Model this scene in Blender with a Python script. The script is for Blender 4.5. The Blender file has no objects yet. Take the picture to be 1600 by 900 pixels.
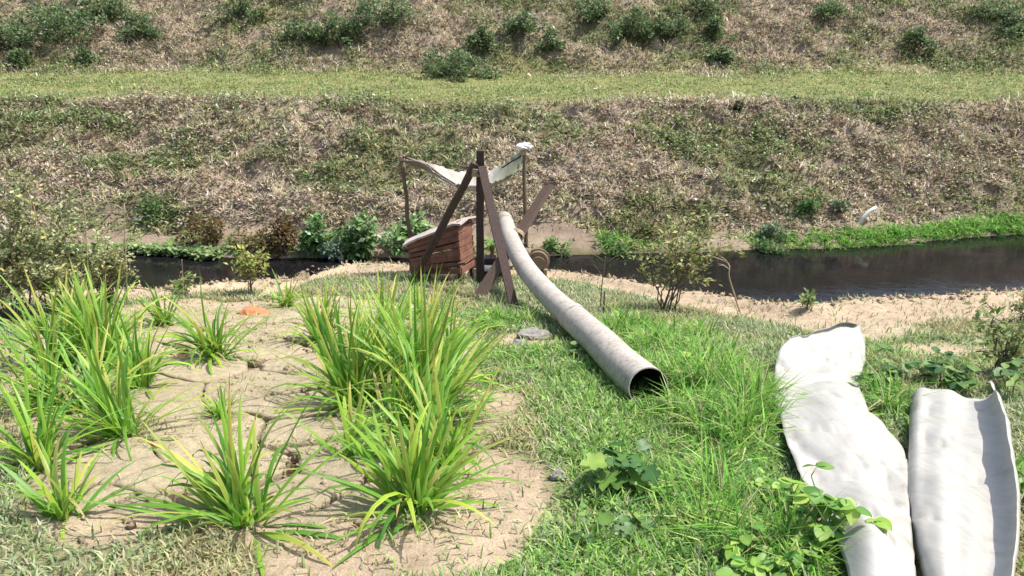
import bpy, bmesh, math, random
import numpy as np
from mathutils import Vector, Matrix

# ------------------------------------------------------------------ camera, sky, sun, exposure
random.seed(7)
RNG = np.random.default_rng(11)
scene = bpy.context.scene
COL = scene.collection

EYE = np.array([0.0, 0.0, 1.75])
PITCH = math.radians(18.9)
FPX = 1200.0
cam_d = bpy.data.cameras.new('camera')
cam_d.sensor_width = 36.0
cam_d.lens = 36.0 * FPX / 1600.0
cam_d.clip_start = 0.05
cam_d.clip_end = 2000.0
cam = bpy.data.objects.new('camera', cam_d)
COL.objects.link(cam)
cam.location = EYE
cam.rotation_euler = (math.pi / 2 - PITCH, 0, 0)
scene.camera = cam

SUN_EL = math.radians(62)
SUN_AZ = math.radians(84)          # clockwise from +Y (ahead) towards +X (right)
sun_dir = Vector((math.sin(SUN_AZ) * math.cos(SUN_EL), math.cos(SUN_AZ) * math.cos(SUN_EL), math.sin(SUN_EL)))
world = bpy.data.worlds.new('World')
scene.world = world
world.use_nodes = True
wn, wl = world.node_tree.nodes, world.node_tree.links
sky = wn.new('ShaderNodeTexSky')
sky.sky_type = 'NISHITA'
sky.sun_disc = False
sky.sun_elevation = SUN_EL
sky.sun_rotation = SUN_AZ
sky.air_density = 1.0
sky.dust_density = 3.5
wn['Background'].inputs['Strength'].default_value = 0.15
wl.new(sky.outputs[0], wn['Background'].inputs['Color'])
sun_d = bpy.data.lights.new('sun', 'SUN')
sun_d.energy = 4.0
sun_d.angle = math.radians(0.6)
sun_d.color = (1.0, 0.955, 0.88)
sun = bpy.data.objects.new('sun', sun_d)
COL.objects.link(sun)
sun.rotation_euler = (-sun_dir).to_track_quat('-Z', 'Y').to_euler()
sun.location = (30, 20, 60)

vs = scene.view_settings
vs.view_transform = 'Standard'
vs.look = 'None'
vs.gamma = 1.0
vs.use_curve_mapping = False
vs.exposure = 0.66

# ------------------------------------------------------------------ noise and terrain
def smooth(a, b, v):
    t = np.clip((v - a) / (b - a), 0, 1)
    return t * t * (3 - 2 * t)

def vnoise(x, y, seed=0):
    x = np.asarray(x, float); y = np.asarray(y, float)
    xi = np.floor(x).astype(np.int64); yi = np.floor(y).astype(np.int64)
    fx = x - xi; fy = y - yi
    fx = fx * fx * (3 - 2 * fx); fy = fy * fy * (3 - 2 * fy)
    def h(a, b):
        n = (a * 374761393 + b * 668265263 + seed * 1442695041) & 0x7fffffff
        n = ((n ^ (n >> 13)) * 1274126177) & 0x7fffffff
        n = ((n ^ (n >> 15)) * 2246822519) & 0x7fffffff
        return (n & 0xffff) / 65535.0
    return (h(xi, yi) * (1 - fx) + h(xi + 1, yi) * fx) * (1 - fy) + (h(xi, yi + 1) * (1 - fx) + h(xi + 1, yi + 1) * fx) * fy

def fbm(x, y, seed=0, octv=4, gain=0.5):
    s = 0; a = 1; tot = 0; f = 1
    for o in range(octv):
        s = s + a * vnoise(x * f + 17.3 * o, y * f + 9.1 * o, seed + o)
        tot += a; a *= gain; f *= 2.03
    return s / tot

WATER_Z = -3.85
SL = 0.205

def ray(px, py):
    cp, sp = math.cos(PITCH), math.sin(PITCH)
    u = (450 - py) / FPX
    return np.array([(px - 800) / FPX, cp + u * sp, -sp + u * cp])

def plane_xy(px, py):                     # on the sloping near bank
    r = ray(px, py); t = 1.75 / (-r[2] - SL * r[1])
    return r[0] * t, r[1] * t

def water_xy(px, py):
    r = ray(px, py); t = (WATER_Z - 1.75) / r[2]
    return r[0] * t, r[1] * t

EDGE_PX = [(-120, 462), (0, 460), (150, 456), (300, 453), (430, 451), (458, 436), (500, 421), (560, 415), (640, 417), (740, 424), (860, 428), (900, 432),
           (1000, 449), (1100, 461), (1180, 476), (1250, 484), (1300, 474), (1380, 469), (1500, 465), (1600, 462), (1720, 460)]
_e = sorted(plane_xy(*p) for p in EDGE_PX)
EX = np.array([p[0] for p in _e]); EY = np.array([p[1] for p in _e])
SHORE_PX = [(-200, 396), (0, 396), (200, 398), (450, 402), (680, 405), (850, 402), (1000, 399), (1150, 393), (1280, 389), (1400, 383), (1500, 375), (1600, 365), (1800, 350)]
_w = sorted(water_xy(*p) for p in SHORE_PX)
WX = np.array([p[0] for p in _w]); WY = np.array([p[1] for p in _w])

def edge_y(x):
    return np.interp(x, EX, EY) + 0.22 * (vnoise(x * 1.3, x * 0 + 3.3, 5) - 0.5) + 0.12 * (vnoise(x * 4.1, x * 0 + 8.3, 6) - 0.5)

def shore_y(x):
    return np.interp(x, WX, WY) + 0.5 * (vnoise(x * 0.6, x * 0 + 1.7, 15) - 0.5)

def near_base(y):
    return np.where(y > -3, -SL * y, SL * 3 + 0.15 * (1 - np.exp((y + 3) / 2)))

BED = [plane_xy(*p) for p in [(34, 838), (150, 862), (300, 846), (480, 858), (640, 842), (735, 850), (752, 770), (738, 660), (758, 560), (738, 500), (640, 470), (520, 463), (380, 466), (240, 470), (120, 486), (20, 540), (8, 640), (40, 740)]]
_bc = np.array(BED).mean(0)
_ring = np.concatenate([np.linspace(BED[i], BED[(i + 1) % len(BED)], 12, endpoint=False) for i in range(len(BED))]) - _bc
_ang = np.arctan2(_ring[:, 1], _ring[:, 0]); _o = np.argsort(_ang)
_ang = _ang[_o]; _rad = np.linalg.norm(_ring, axis=1)[_o]
def bed_r(x, y):                           # <1 inside the rice plot
    dx, dy = x - _bc[0], y - _bc[1]
    return np.hypot(dx, dy) / np.interp(np.arctan2(dy, dx), _ang, _rad, period=2 * np.pi)

def near_h(x, y):
    return near_s(x, y) - 0.085 * (1 - smooth(0.80, 0.88, bed_r(x, y)))

def near_s(x, y):
    e = edge_y(x); s = y - e
    z = near_base(np.minimum(y, e + 0.25))
    z = z + 0.10 * (fbm(x * 0.7, y * 0.7, 21, 3) - 0.5) + 0.05 * (fbm(x * 3, y * 3, 22, 3) - 0.5)
    z = z + 0.10 * np.exp(-((s + 0.45) / 0.4) ** 2) * (0.5 + fbm(x * 1.1, y * 1.1, 23, 2))     # heaped lip
    z = z + 0.09 * smooth(-1.2, -0.3, s) * (fbm(x * 4.5, y * 4.5, 25, 3) - 0.5)
    d = np.maximum(s, 0)
    z = z - np.where(s > 0, 0.9 * d ** 1.3 + 0.7 * d * fbm(x * 1.5, y * 1.5, 24, 3), 0)
    return np.maximum(z, -4.6)

def far_h(x, y):
    w = shore_y(x)
    tf = 26.0 + 1.0 * (vnoise(x * 0.12, x * 0, 31) - 0.5)        # front of the grassy berm
    tb = 31.9 + 1.6 * (vnoise(x * 0.15, x * 0 + 4, 32) - 0.5)
    s = y - w
    zsh = WATER_Z + 0.02 + 0.425 * np.clip(s, 0, 1.2)
    t = np.clip((y - (w + 1.2)) / (tf - w - 1.2), 0, 1)
    zf = WATER_Z + 0.53 + (-0.57 - (WATER_Z + 0.53)) * (t ** 0.85)
    z = np.where(s < 0, np.maximum(-4.6, WATER_Z + 0.02 + 0.9 * s), np.where(s < 1.2, zsh, zf))
    z = np.where(y > tf, -0.57 + 0.1 * (y - tf), z)
    zt = -0.57 + 0.1 * (tb - tf)
    crest = 5.75 - 2.75 * smooth(12, 20, x) + 0.8 * (vnoise(x * 0.1, x * 0 + 2, 33) - 0.5)
    up = zt + 0.6 * (y - tb)
    up = np.where(up > crest - 1, crest - 1 + (1 - np.exp(-(up - crest + 1))), up)
    z = np.where(y > tb, up, z)
    rough = smooth(0.2, 1.6, s) * (1 - 0.85 * smooth(tf - 0.8, tf, y) * (1 - smooth(tb, tb + 1.0, y)))
    big = fbm(x * 0.35, y * 0.55, 34, 4) - 0.5
    gully = np.abs(fbm(x * 0.55 + 0.25 * y, y * 0.9, 35, 3) - 0.5)
    fine = fbm(x * 2.2, y * 2.6, 36, 3) - 0.5
    return z + rough * (0.85 * big - 1.0 * np.clip(0.12 - gully, 0, 1) * 2.0 + 0.5 * fine)

def H(x, y):
    x = np.asarray(x, float); y = np.asarray(y, float)
    return np.where(y < 17.8, near_h(x, y), far_h(x, y))

def hit(px, py, lift=0.0):                # where the sight line through a spot of the picture meets the ground
    r = ray(px, py)
    t = np.arange(1.5, 70, 0.02)
    X, Y, Z = r[0] * t, r[1] * t, 1.75 + r[2] * t
    g = np.maximum(H(X, Y), WATER_Z) + lift
    k = int(np.argmax(Z < g))
    return Vector((X[k], Y[k], float(g[k])))

def at_depth(px, py, dep):
    p = EYE + ray(px, py) * dep
    return Vector(p)

# ------------------------------------------------------------------ mesh helpers
def link(name, me, mat, parent=None, label=None, cat=None, group=None, kind=None):
    o = bpy.data.objects.new(name, me)
    COL.objects.link(o)
    if mat is not None and me is not None and not me.materials:
        me.materials.append(mat)
    if parent is not None:
        o.parent = parent
    for k, v in (('label', label), ('category', cat), ('group', group), ('kind', kind)):
        if v: o[k] = v
    return o

def empty(name, loc, label, cat, group=None):
    o = bpy.data.objects.new(name, None)
    o.location = loc
    o.empty_display_size = 0.1
    COL.objects.link(o)
    o['label'] = label; o['category'] = cat
    if group: o['group'] = group
    return o

def tri_mesh(name, V, T, col=None, smooth_sh=False):
    V = np.asarray(V, np.float32); T = np.asarray(T, np.int32)
    me = bpy.data.meshes.new(name)
    me.vertices.add(len(V)); me.vertices.foreach_set('co', V.ravel())
    me.loops.add(T.size); me.loops.foreach_set('vertex_index', T.ravel())
    me.polygons.add(len(T))
    me.polygons.foreach_set('loop_start', np.arange(0, T.size, T.shape[1], dtype=np.int32))
    me.polygons.foreach_set('loop_total', np.full(len(T), T.shape[1], np.int32))
    if smooth_sh:
        me.polygons.foreach_set('use_smooth', np.ones(len(T), bool))
    me.update(calc_edges=True)
    if col is not None:
        c = np.ones((len(V), 4), np.float32); c[:, :3] = col
        a = me.color_attributes.new('Col', 'FLOAT_COLOR', 'POINT')
        a.data.foreach_set('color', c.ravel())
    return me

def grid_mesh(name, xs, ys, zf, cf=None):
    X, Y = np.meshgrid(xs, ys)
    Z = zf(X, Y)
    V = np.stack([X, Y, Z], -1).reshape(-1, 3)
    nx, ny = len(xs), len(ys)
    i = (np.arange(ny - 1)[:, None] * nx + np.arange(nx - 1)[None, :]).ravel()
    T = np.stack([i, i + 1, i + nx + 1, i + nx], -1)
    c = cf(X.ravel(), Y.ravel()) if cf else None
    return tri_mesh(name, V, T, c, True)

def tube_np(pts, radii, n=8, cap=True):
    P = np.array([tuple(p) for p in pts], float); m = len(P)
    tan = np.gradient(P, axis=0); tan /= np.linalg.norm(tan, axis=1)[:, None] + 1e-9
    ref = np.array([0.0, 0, 1]) if abs(tan[0][2]) < 0.9 else np.array([1.0, 0, 0])
    V = []; u = np.cross(tan[0], ref); u /= np.linalg.norm(u)
    for k in range(m):
        u = u - tan[k] * u.dot(tan[k]); u /= np.linalg.norm(u)
        w = np.cross(tan[k], u)
        a = np.linspace(0, 2 * np.pi, n, endpoint=False)
        V.append(P[k] + radii[k] * (np.cos(a)[:, None] * u + np.sin(a)[:, None] * w))
    V = np.concatenate(V)
    F = []
    for k in range(m - 1):
        for j in range(n):
            a, b = k * n + j, k * n + (j + 1) % n
            F.append((a, b, b + n)); F.append((a, b + n, a + n))
    if cap:
        c0 = len(V); V = np.vstack([V, P[0], P[-1]])
        for j in range(n):
            F.append((c0, (j + 1) % n, j)); F.append((c0 + 1, (m - 1) * n + j, (m - 1) * n + (j + 1) % n))
    return V, np.array(F)

class MB:
    def __init__(s): s.V = []; s.F = []; s.C = []; s.n = 0
    def add(s, V, F, c=None):
        s.V.append(np.asarray(V, float)); s.F.append(np.asarray(F) + s.n); s.n += len(V)
        s.C.append(np.broadcast_to(np.asarray((1, 1, 1) if c is None else c, float), (len(V), 3)))
    def mesh(s, name, sm=False):
        return tri_mesh(name, np.concatenate(s.V), np.concatenate(s.F), np.concatenate(s.C), sm)

def beam_bm(p0, p1, w, h, roll=0.0, bev=0.008, seg=6, wob=0.006, seed=0):
    """A sawn timber between two points, slightly bowed, with eased edges."""
    rnd = random.Random(seed)
    p0, p1 = Vector(p0), Vector(p1)
    ax = (p1 - p0).normalized()
    ref = Vector((0, 1, 0)) if abs(ax.y) < 0.9 else Vector((1, 0, 0))
    u = ax.cross(ref).normalized(); v = u.cross(ax).normalized()
    q = Matrix.Rotation(roll, 3, ax); u = q @ u; v = q @ v
    bm = bmesh.new()
    rings = []
    for k in range(seg + 1):
        t = k / seg
        c = p0.lerp(p1, t) + u * rnd.uniform(-wob, wob) + v * rnd.uniform(-wob, wob)
        ww, hh = w * rnd.uniform(.95, 1.05) / 2, h * rnd.uniform(.95, 1.05) / 2
        rings.append([bm.verts.new(c + u * (a * ww) + v * (b * hh)) for a, b in ((-1, -1), (1, -1), (1, 1), (-1, 1))])
    for k in range(seg):
        for j in range(4):
            bm.faces.new((rings[k][j], rings[k][(j + 1) % 4], rings[k + 1][(j + 1) % 4], rings[k + 1][j]))
    bm.faces.new(rings[0][::-1]); bm.faces.new(rings[-1])
    es = [e for e in bm.edges if len(e.link_faces) == 2 and e.calc_face_angle(0) > 0.9]
    bmesh.ops.bevel(bm, geom=es, offset=bev, segments=1, affect='EDGES')
    bmesh.ops.recalc_face_normals(bm, faces=bm.faces)
    return bm

def bm_obj(name, bm, mat, parent=None, **kw):
    me = bpy.data.meshes.new(name); bm.to_mesh(me); bm.free()
    return link(name, me, mat, parent, **kw)

def shift(me, d):
    me.transform(Matrix.Translation(-Vector(d)))

# ------------------------------------------------------------------ materials
def new_mat(name):
    m = bpy.data.materials.new(name); m.use_nodes = True
    nt = m.node_tree
    return m, nt.nodes, nt.links, nt.nodes['Principled BSDF']

def add_noise(n, l, scale, detail=6, rough=0.6, coord='Object', dist=0.0):
    tc = n.new('ShaderNodeTexCoord'); t = n.new('ShaderNodeTexNoise')
    t.inputs['Scale'].default_value = scale; t.inputs['Detail'].default_value = detail
    t.inputs['Roughness'].default_value = rough; t.inputs['Distortion'].default_value = dist
    l.new(tc.outputs[coord], t.inputs['Vector'])
    return t

def ramp(n, l, fac, stops):
    r = n.new('ShaderNodeValToRGB')
    el = r.color_ramp.elements
    while len(el) < len(stops): el.new(0.5)
    for e, (p, c) in zip(el, stops):
        e.position = p; e.color = (*c, 1)
    l.new(fac, r.inputs['Fac'])
    return r

def mul_col(n, l, a, b, fac=1.0, mode='MULTIPLY'):
    m = n.new('ShaderNodeMix'); m.data_type = 'RGBA'; m.blend_type = mode
    m.inputs['Factor'].default_value = fac
    l.new(a, m.inputs['A']); l.new(b, m.inputs['B'])
    return m.outputs['Result']

def bump(n, l, b, height, strength, dist, prev=None):
    bp = n.new('ShaderNodeBump'); bp.inputs['Strength'].default_value = strength; bp.inputs['Distance'].default_value = dist
    l.new(height, bp.inputs['Height'])
    if prev is not None: l.new(prev, bp.inputs['Normal'])
    l.new(bp.outputs['Normal'], b.inputs['Normal'])
    return bp.outputs['Normal']

def leaf_mat(name, transl=0.35, rough=0.55, spec=0.25, objvar=0.0):
    m, n, l, b = new_mat(name)
    at = n.new('ShaderNodeAttribute'); at.attribute_name = 'Col'
    c = at.outputs['Color']
    b.inputs['Roughness'].default_value = rough
    b.inputs['Specular IOR Level'].default_value = spec
    if objvar:
        oi = n.new('ShaderNodeObjectInfo')
        hs = n.new('ShaderNodeHueSaturation')
        mr = n.new('ShaderNodeMapRange'); mr.inputs['To Min'].default_value = 0.5 - 0.03 * objvar; mr.inputs['To Max'].default_value = 0.5 + 0.02 * objvar
        l.new(oi.outputs['Random'], mr.inputs['Value']); l.new(mr.outputs[0], hs.inputs['Hue'])
        mr2 = n.new('ShaderNodeMapRange'); mr2.inputs['To Min'].default_value = 1.3; mr2.inputs['To Max'].default_value = 0.7
        l.new(oi.outputs['Random'], mr2.inputs['Value']); l.new(mr2.outputs[0], hs.inputs['Value'])
        l.new(c, hs.inputs['Color']); c = hs.outputs['Color']
    l.new(c, b.inputs['Base Color'])
    tr = n.new('ShaderNodeBsdfTranslucent'); l.new(c, tr.inputs['Color'])
    mx = n.new('ShaderNodeMixShader'); mx.inputs[0].default_value = transl
    l.new(b.outputs[0], mx.inputs[1]); l.new(tr.outputs[0], mx.inputs[2])
    l.new(mx.outputs[0], n['Material Output'].inputs['Surface'])
    return m

def soil_mat(name, scale=1.0, tint=None):
    m, n, l, b = new_mat(name)
    at = n.new('ShaderNodeAttribute'); at.attribute_name = 'Col'
    t1 = add_noise(n, l, 9 * scale, 8, 0.7); t2 = add_noise(n, l, 70 * scale, 4, 0.7)
    r1 = ramp(n, l, t1.outputs['Fac'], [(0.25, (0.62, 0.6, 0.58)), (0.5, (0.95, 0.95, 0.95)), (0.75, (1.2, 1.18, 1.15))])
    r2 = ramp(n, l, t2.outputs['Fac'], [(0.3, (0.7, 0.68, 0.66)), (0.55, (1, 1, 1)), (0.8, (1.2, 1.2, 1.2))])
    c = mul_col(n, l, mul_col(n, l, at.outputs['Color'], r1.outputs['Color']), r2.outputs['Color'])
    l.new(c, b.inputs['Base Color'])
    b.inputs['Roughness'].default_value = 0.95; b.inputs['Specular IOR Level'].default_value = 0.1
    nn = bump(n, l, b, t1.outputs['Fac'], 0.8, 0.05)
    bump(n, l, b, t2.outputs['Fac'], 0.7, 0.012, nn)
    return m

M = {}
M['soil'] = soil_mat('bank soil')
M['farsoil'] = soil_mat('far bank soil', 0.5)
M['clay'] = soil_mat('dry cracked clay', 1.4)
M['grass'] = leaf_mat('grass', 0.3)
M['lush'] = leaf_mat('lush grass', 0.4)
M['dry'] = leaf_mat('dry grass', 0.2, 0.8, 0.1)
M['leaf'] = leaf_mat('shrub leaves', 0.35, 0.5)
M['broad'] = leaf_mat('broad leaves', 0.4, 0.45, 0.35, 1.0)
M['rice'] = leaf_mat('rice blades', 0.42, 0.42, 0.35, 1.0)

def wood_mat(name, c0, c1, scale=6):
    m, n, l, b = new_mat(name)
    tc = n.new('ShaderNodeTexCoord'); mp = n.new('ShaderNodeMapping'); mp.inputs['Scale'].default_value = (9, 9, 0.9)
    t = n.new('ShaderNodeTexNoise'); t.inputs['Scale'].default_value = scale; t.inputs['Detail'].default_value = 8; t.inputs['Roughness'].default_value = 0.7
    l.new(tc.outputs['Object'], mp.inputs['Vector']); l.new(mp.outputs[0], t.inputs['Vector'])
    r = ramp(n, l, t.outputs['Fac'], [(0.3, c0), (0.7, c1)])
    l.new(r.outputs['Color'], b.inputs['Base Color']); b.inputs['Roughness'].default_value = 0.85
    bump(n, l, b, t.outputs['Fac'], 0.6, 0.01)
    return m
M['wood_dark'] = wood_mat('dark weathered timber', (0.018, 0.010, 0.008), (0.07, 0.04, 0.032))
M['wood_brown'] = wood_mat('brown timber', (0.03, 0.019, 0.013), (0.10, 0.062, 0.042))
M['wood_grey'] = wood_mat('grey brown pole', (0.08, 0.055, 0.035), (0.2, 0.15, 0.1))
M['bark'] = wood_mat('bark', (0.07, 0.05, 0.035), (0.2, 0.15, 0.11), 4)
M['stalk'] = wood_mat('dry stalk', (0.25, 0.18, 0.11), (0.5, 0.4, 0.28), 4)
M['greenstem'] = wood_mat('green stem', (0.07, 0.13, 0.03), (0.16, 0.24, 0.07), 4)

def pipe_mat(name, base):
    m, n, l, b = new_mat(name)
    t1 = add_noise(n, l, 3.0, 6, 0.65); t2 = add_noise(n, l, 22, 6, 0.7); t3 = add_noise(n, l, 160, 3, 0.6)
    r1 = ramp(n, l, t1.outputs['Fac'], [(0.3, tuple(x * 0.78 for x in base)), (0.6, base), (0.85, (base[0] * 1.05, base[1] * 1.0, base[2] * 0.92))])
    r2 = ramp(n, l, t2.outputs['Fac'], [(0.30, (0.5, 0.43, 0.34)), (0.5, (0.97, 0.96, 0.94)), (0.8, (1.06, 1.05, 1.04))])
    l.new(mul_col(n, l, r1.outputs['Color'], r2.outputs['Color']), b.inputs['Base Color'])
    b.inputs['Roughness'].default_value = 0.7
    b.inputs['Specular IOR Level'].default_value = 0.3
    bump(n, l, b, t3.outputs['Fac'], 0.25, 0.004)
    return m
M['pipe'] = pipe_mat('weathered grey pipe', (0.46, 0.425, 0.385))

def sheet_mat():
    m, n, l, b = new_mat('white plastic')
    tc = n.new('ShaderNodeTexCoord'); mp = n.new('ShaderNodeMapping'); mp.inputs['Scale'].default_value = (10, 1.2, 3)
    t = n.new('ShaderNodeTexNoise'); t.inputs['Scale'].default_value = 2.2; t.inputs['Detail'].default_value = 7; t.inputs['Roughness'].default_value = 0.65
    l.new(tc.outputs['Object'], mp.inputs['Vector']); l.new(mp.outputs[0], t.inputs['Vector'])
    t2 = add_noise(n, l, 5, 6, 0.7)
    r = ramp(n, l, t.outputs['Fac'], [(0.3, (0.335, 0.325, 0.295)), (0.55, (0.395, 0.388, 0.362)), (0.8, (0.415, 0.41, 0.385))])
    r2 = ramp(n, l, t2.outputs['Fac'], [(0.30, (0.74, 0.69, 0.60)), (0.44, (0.98, 0.975, 0.96)), (1, (1, 1, 1))])
    c = mul_col(n, l, r.outputs['Color'], r2.outputs['Color'])
    l.new(c, b.inputs['Base Color'])
    b.inputs['Roughness'].default_value = 0.5
    bump(n, l, b, t.outputs['Fac'], 0.13, 0.02)
    return m
M['sheet'] = sheet_mat()

def rust_mat():
    m, n, l, b = new_mat('rusty sheet')
    t = add_noise(n, l, 7, 8, 0.7); t2 = add_noise(n, l, 40, 5, 0.7)
    r = ramp(n, l, t.outputs['Fac'], [(0.25, (0.07, 0.03, 0.02)), (0.5, (0.21, 0.09, 0.06)), (0.8, (0.36, 0.18, 0.125))])
    r2 = ramp(n, l, t2.outputs['Fac'], [(0.3, (0.7, 0.7, 0.7)), (0.7, (1.1, 1.1, 1.1))])
    l.new(mul_col(n, l, r.outputs['Color'], r2.outputs['Color']), b.inputs['Base Color'])
    b.inputs['Roughness'].default_value = 0.85
    bump(n, l, b, t2.outputs['Fac'], 0.5, 0.006)
    return m
M['rust'] = rust_mat()

def plain(name, c, rough=0.7, var=0.25, scale=12):
    m, n, l, b = new_mat(name)
    t = add_noise(n, l, scale, 6, 0.7)
    r = ramp(n, l, t.outputs['Fac'], [(0.3, tuple(x * (1 - var) for x in c)), (0.7, tuple(min(0.9, x * (1 + var)) for x in c))])
    l.new(r.outputs['Color'], b.inputs['Base Color']); b.inputs['Roughness'].default_value = rough
    bump(n, l, b, t.outputs['Fac'], 0.4, 0.01)
    return m
M['lid'] = plain('pale dusty sheet', (0.42, 0.36, 0.33), 0.8)
M['black'] = plain('oily black iron', (0.02, 0.02, 0.022), 0.45)
M['mudiron'] = plain('muddy iron', (0.20, 0.15, 0.10), 0.9)
M['bone'] = plain('pale litter', (0.7, 0.69, 0.66), 0.7, 0.1)
M['bore_shade'] = plain('painted pipe shade', (0.035, 0.03, 0.026), 0.8)  # near-black colour that stands in for the shade inside the pipe
M['brick'] = plain('orange brick', (0.42, 0.17, 0.075), 0.9, 0.3, 20)
M['rock'] = plain('grey rubble', (0.22, 0.21, 0.19), 0.95, 0.35, 16)
mc, n_, l_, b_ = new_mat('hanging cloth')
at_ = n_.new('ShaderNodeAttribute'); at_.attribute_name = 'Col'
tn_ = add_noise(n_, l_, 30, 5)
rr_ = ramp(n_, l_, tn_.outputs['Fac'], [(0.3, (0.8, 0.78, 0.75)), (0.7, (1.05, 1.05, 1.05))])
l_.new(mul_col(n_, l_, at_.outputs['Color'], rr_.outputs['Color']), b_.inputs['Base Color'])
b_.inputs['Roughness'].default_value = 0.9
M['cloth'] = mc

def water_mat():
    m, n, l, b = new_mat('black water')
    t0 = add_noise(n, l, 0.7, 5, 0.6)
    r = ramp(n, l, t0.outputs['Fac'], [(0.3, (0.005, 0.005, 0.006)), (0.55, (0.009, 0.008, 0.010)), (0.75, (0.020, 0.017, 0.018))])
    l.new(r.outputs['Color'], b.inputs['Base Color'])
    b.inputs['Roughness'].default_value = 0.04
    b.inputs['IOR'].default_value = 1.33
    b.inputs['Specular IOR Level'].default_value = 0.2
    t = add_noise(n, l, 3.5, 4, 0.55); t2 = add_noise(n, l, 14, 3, 0.5)
    nn = bump(n, l, b, t.outputs['Fac'], 0.09, 0.05)
    bump(n, l, b, t2.outputs['Fac'], 0.06, 0.012, nn)
    return m
M['water'] = water_mat()

# ------------------------------------------------------------------ what grows where on the near bank
def blob(x, y, px, py, rx, ry):            # soft patch round a spot, radii in metres
    cx, cy = plane_xy(px, py)
    return np.exp(-(((x - cx) / rx) ** 2 + ((y - cy) / ry) ** 2))


def in_poly(x, y, poly):
    ins = np.zeros(np.shape(x), bool)
    n = len(poly)
    for i in range(n):
        x0, y0 = poly[i]; x1, y1 = poly[(i + 1) % n]
        c = ((y0 > y) != (y1 > y)) & (x < (x1 - x0) * (y - y0) / (y1 - y0 + 1e-12) + x0)
        ins ^= c
    return ins

def bare(x, y):                            # 1 = naked soil
    e = edge_y(x); s = e - y
    wid = 1.1 + 1.0 * np.exp(-((x + 3.2) / 1.6) ** 2) + 1.3 * smooth(0.5, 3.5, x) - 0.4 * smooth(6, 8, x)
    b = 1 - smooth(wid * 0.5, wid * 1.25, s + 0.9 * (fbm(x * 1.2, y * 1.2, 41, 3) - 0.5))
    b = np.maximum(b, 1.25 * blob(x, y, 770, 770, 0.32, 0.75))
    b = np.maximum(b, 1.2 * blob(x, y, 620, 868, 0.62, 0.26))
    b = np.maximum(b, 1.0 * blob(x, y, 480, 872, 0.3, 0.2))
    b = np.maximum(b, 0.9 * blob(x, y, 760, 640, 0.35, 0.8))
    b = np.maximum(b, 0.9 * blob(x, y, 830, 535, 0.5, 0.5))
    b = np.maximum(b, 0.7 * blob(x, y, 50, 605, 0.5, 0.5))
    b = np.maximum(b, 0.75 * blob(x, y, 1480, 545, 0.8, 0.7))
    b = b * (0.55 + 0.9 * fbm(x * 2.3, y * 2.3, 42, 4))
    b = np.maximum(b, 1 - smooth(0.93, 1.03, bed_r(x, y) + 0.16 * (fbm(x * 2.1, y * 2.1, 43, 3) - 0.5)))
    return np.clip(b, 0, 1)

def lushness(x, y):
    b = blob(x, y, 1120, 620, 0.75, 1.9)
    b = np.maximum(b, 1.0 * blob(x, y, 1010, 530, 1.0, 1.2))
    b = np.maximum(b, 0.95 * blob(x, y, 1170, 760, 0.5, 0.9))
    b = np.maximum(b, 0.9 * blob(x, y, 1270, 880, 0.35, 0.5))
    b = np.maximum(b, 0.8 * blob(x, y, 1100, 850, 0.5, 0.5))
    b = np.maximum(b, 0.9 * blob(x, y, 1390, 640, 0.5, 1.3))
    b = np.maximum(b, 0.9 * blob(x, y, 1600, 760, 0.25, 1.6))
    b = np.maximum(b, 0.85 * blob(x, y, 790, 505, 0.55, 0.8))
    return np.clip(b, 0, 1)

def carpet(x, y):                          # where the short turf is fresh and green
    b = blob(x, y, 1000, 760, 0.95, 1.6)
    b = np.maximum(b, blob(x, y, 930, 880, 0.75, 0.7))
    b = np.maximum(b, blob(x, y, 1000, 600, 1.6, 1.8))
    b = np.maximum(b, 0.8 * blob(x, y, 830, 560, 0.9, 1.4))
    b = np.maximum(b, 0.6 * blob(x, y, 1430, 560, 1.4, 1.3))
    b = b * (1 - np.clip(1.1 * blob(x, y, 765, 740, 0.42, 1.1), 0, 1)) * (1 - 0.7 * blob(x, y, 790, 620, 0.35, 0.8))
    return np.clip(1.2 * b * (0.42 + 1.0 * fbm(x * 1.6, y * 1.6, 46, 3)), 0, 1)

TAN = np.array([0.45, 0.355, 0.25]); OLIVE = np.array([0.23, 0.23, 0.12]); STRAW = np.array([0.36, 0.31, 0.19])

def near_col(x, y):
    b = smooth(0.3, 0.75, bare(x, y))[:, None]
    n = fbm(x * 1.7, y * 1.7, 44, 4)[:, None]
    g = (OLIVE + (np.array([0.13, 0.17, 0.06]) - OLIVE) * carpet(x, y)[:, None]) * (0.55 + 0.5 * n) * (1 - 0.25 * lushness(x, y)[:, None]) + 0.45 * STRAW * n
    c = g * (1 - b) + TAN * (0.85 + 0.35 * n) * b
    s = (y - edge_y(x))[:, None]
    damp = smooth(0.1, 1.0, s)
    return c * (1 - 0.72 * damp)

def patch(x, y):                           # far bank: 0 dry .. 1 green
    e = fbm(x * 0.28 + 3, y * 0.5, 51, 4)
    return e

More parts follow.
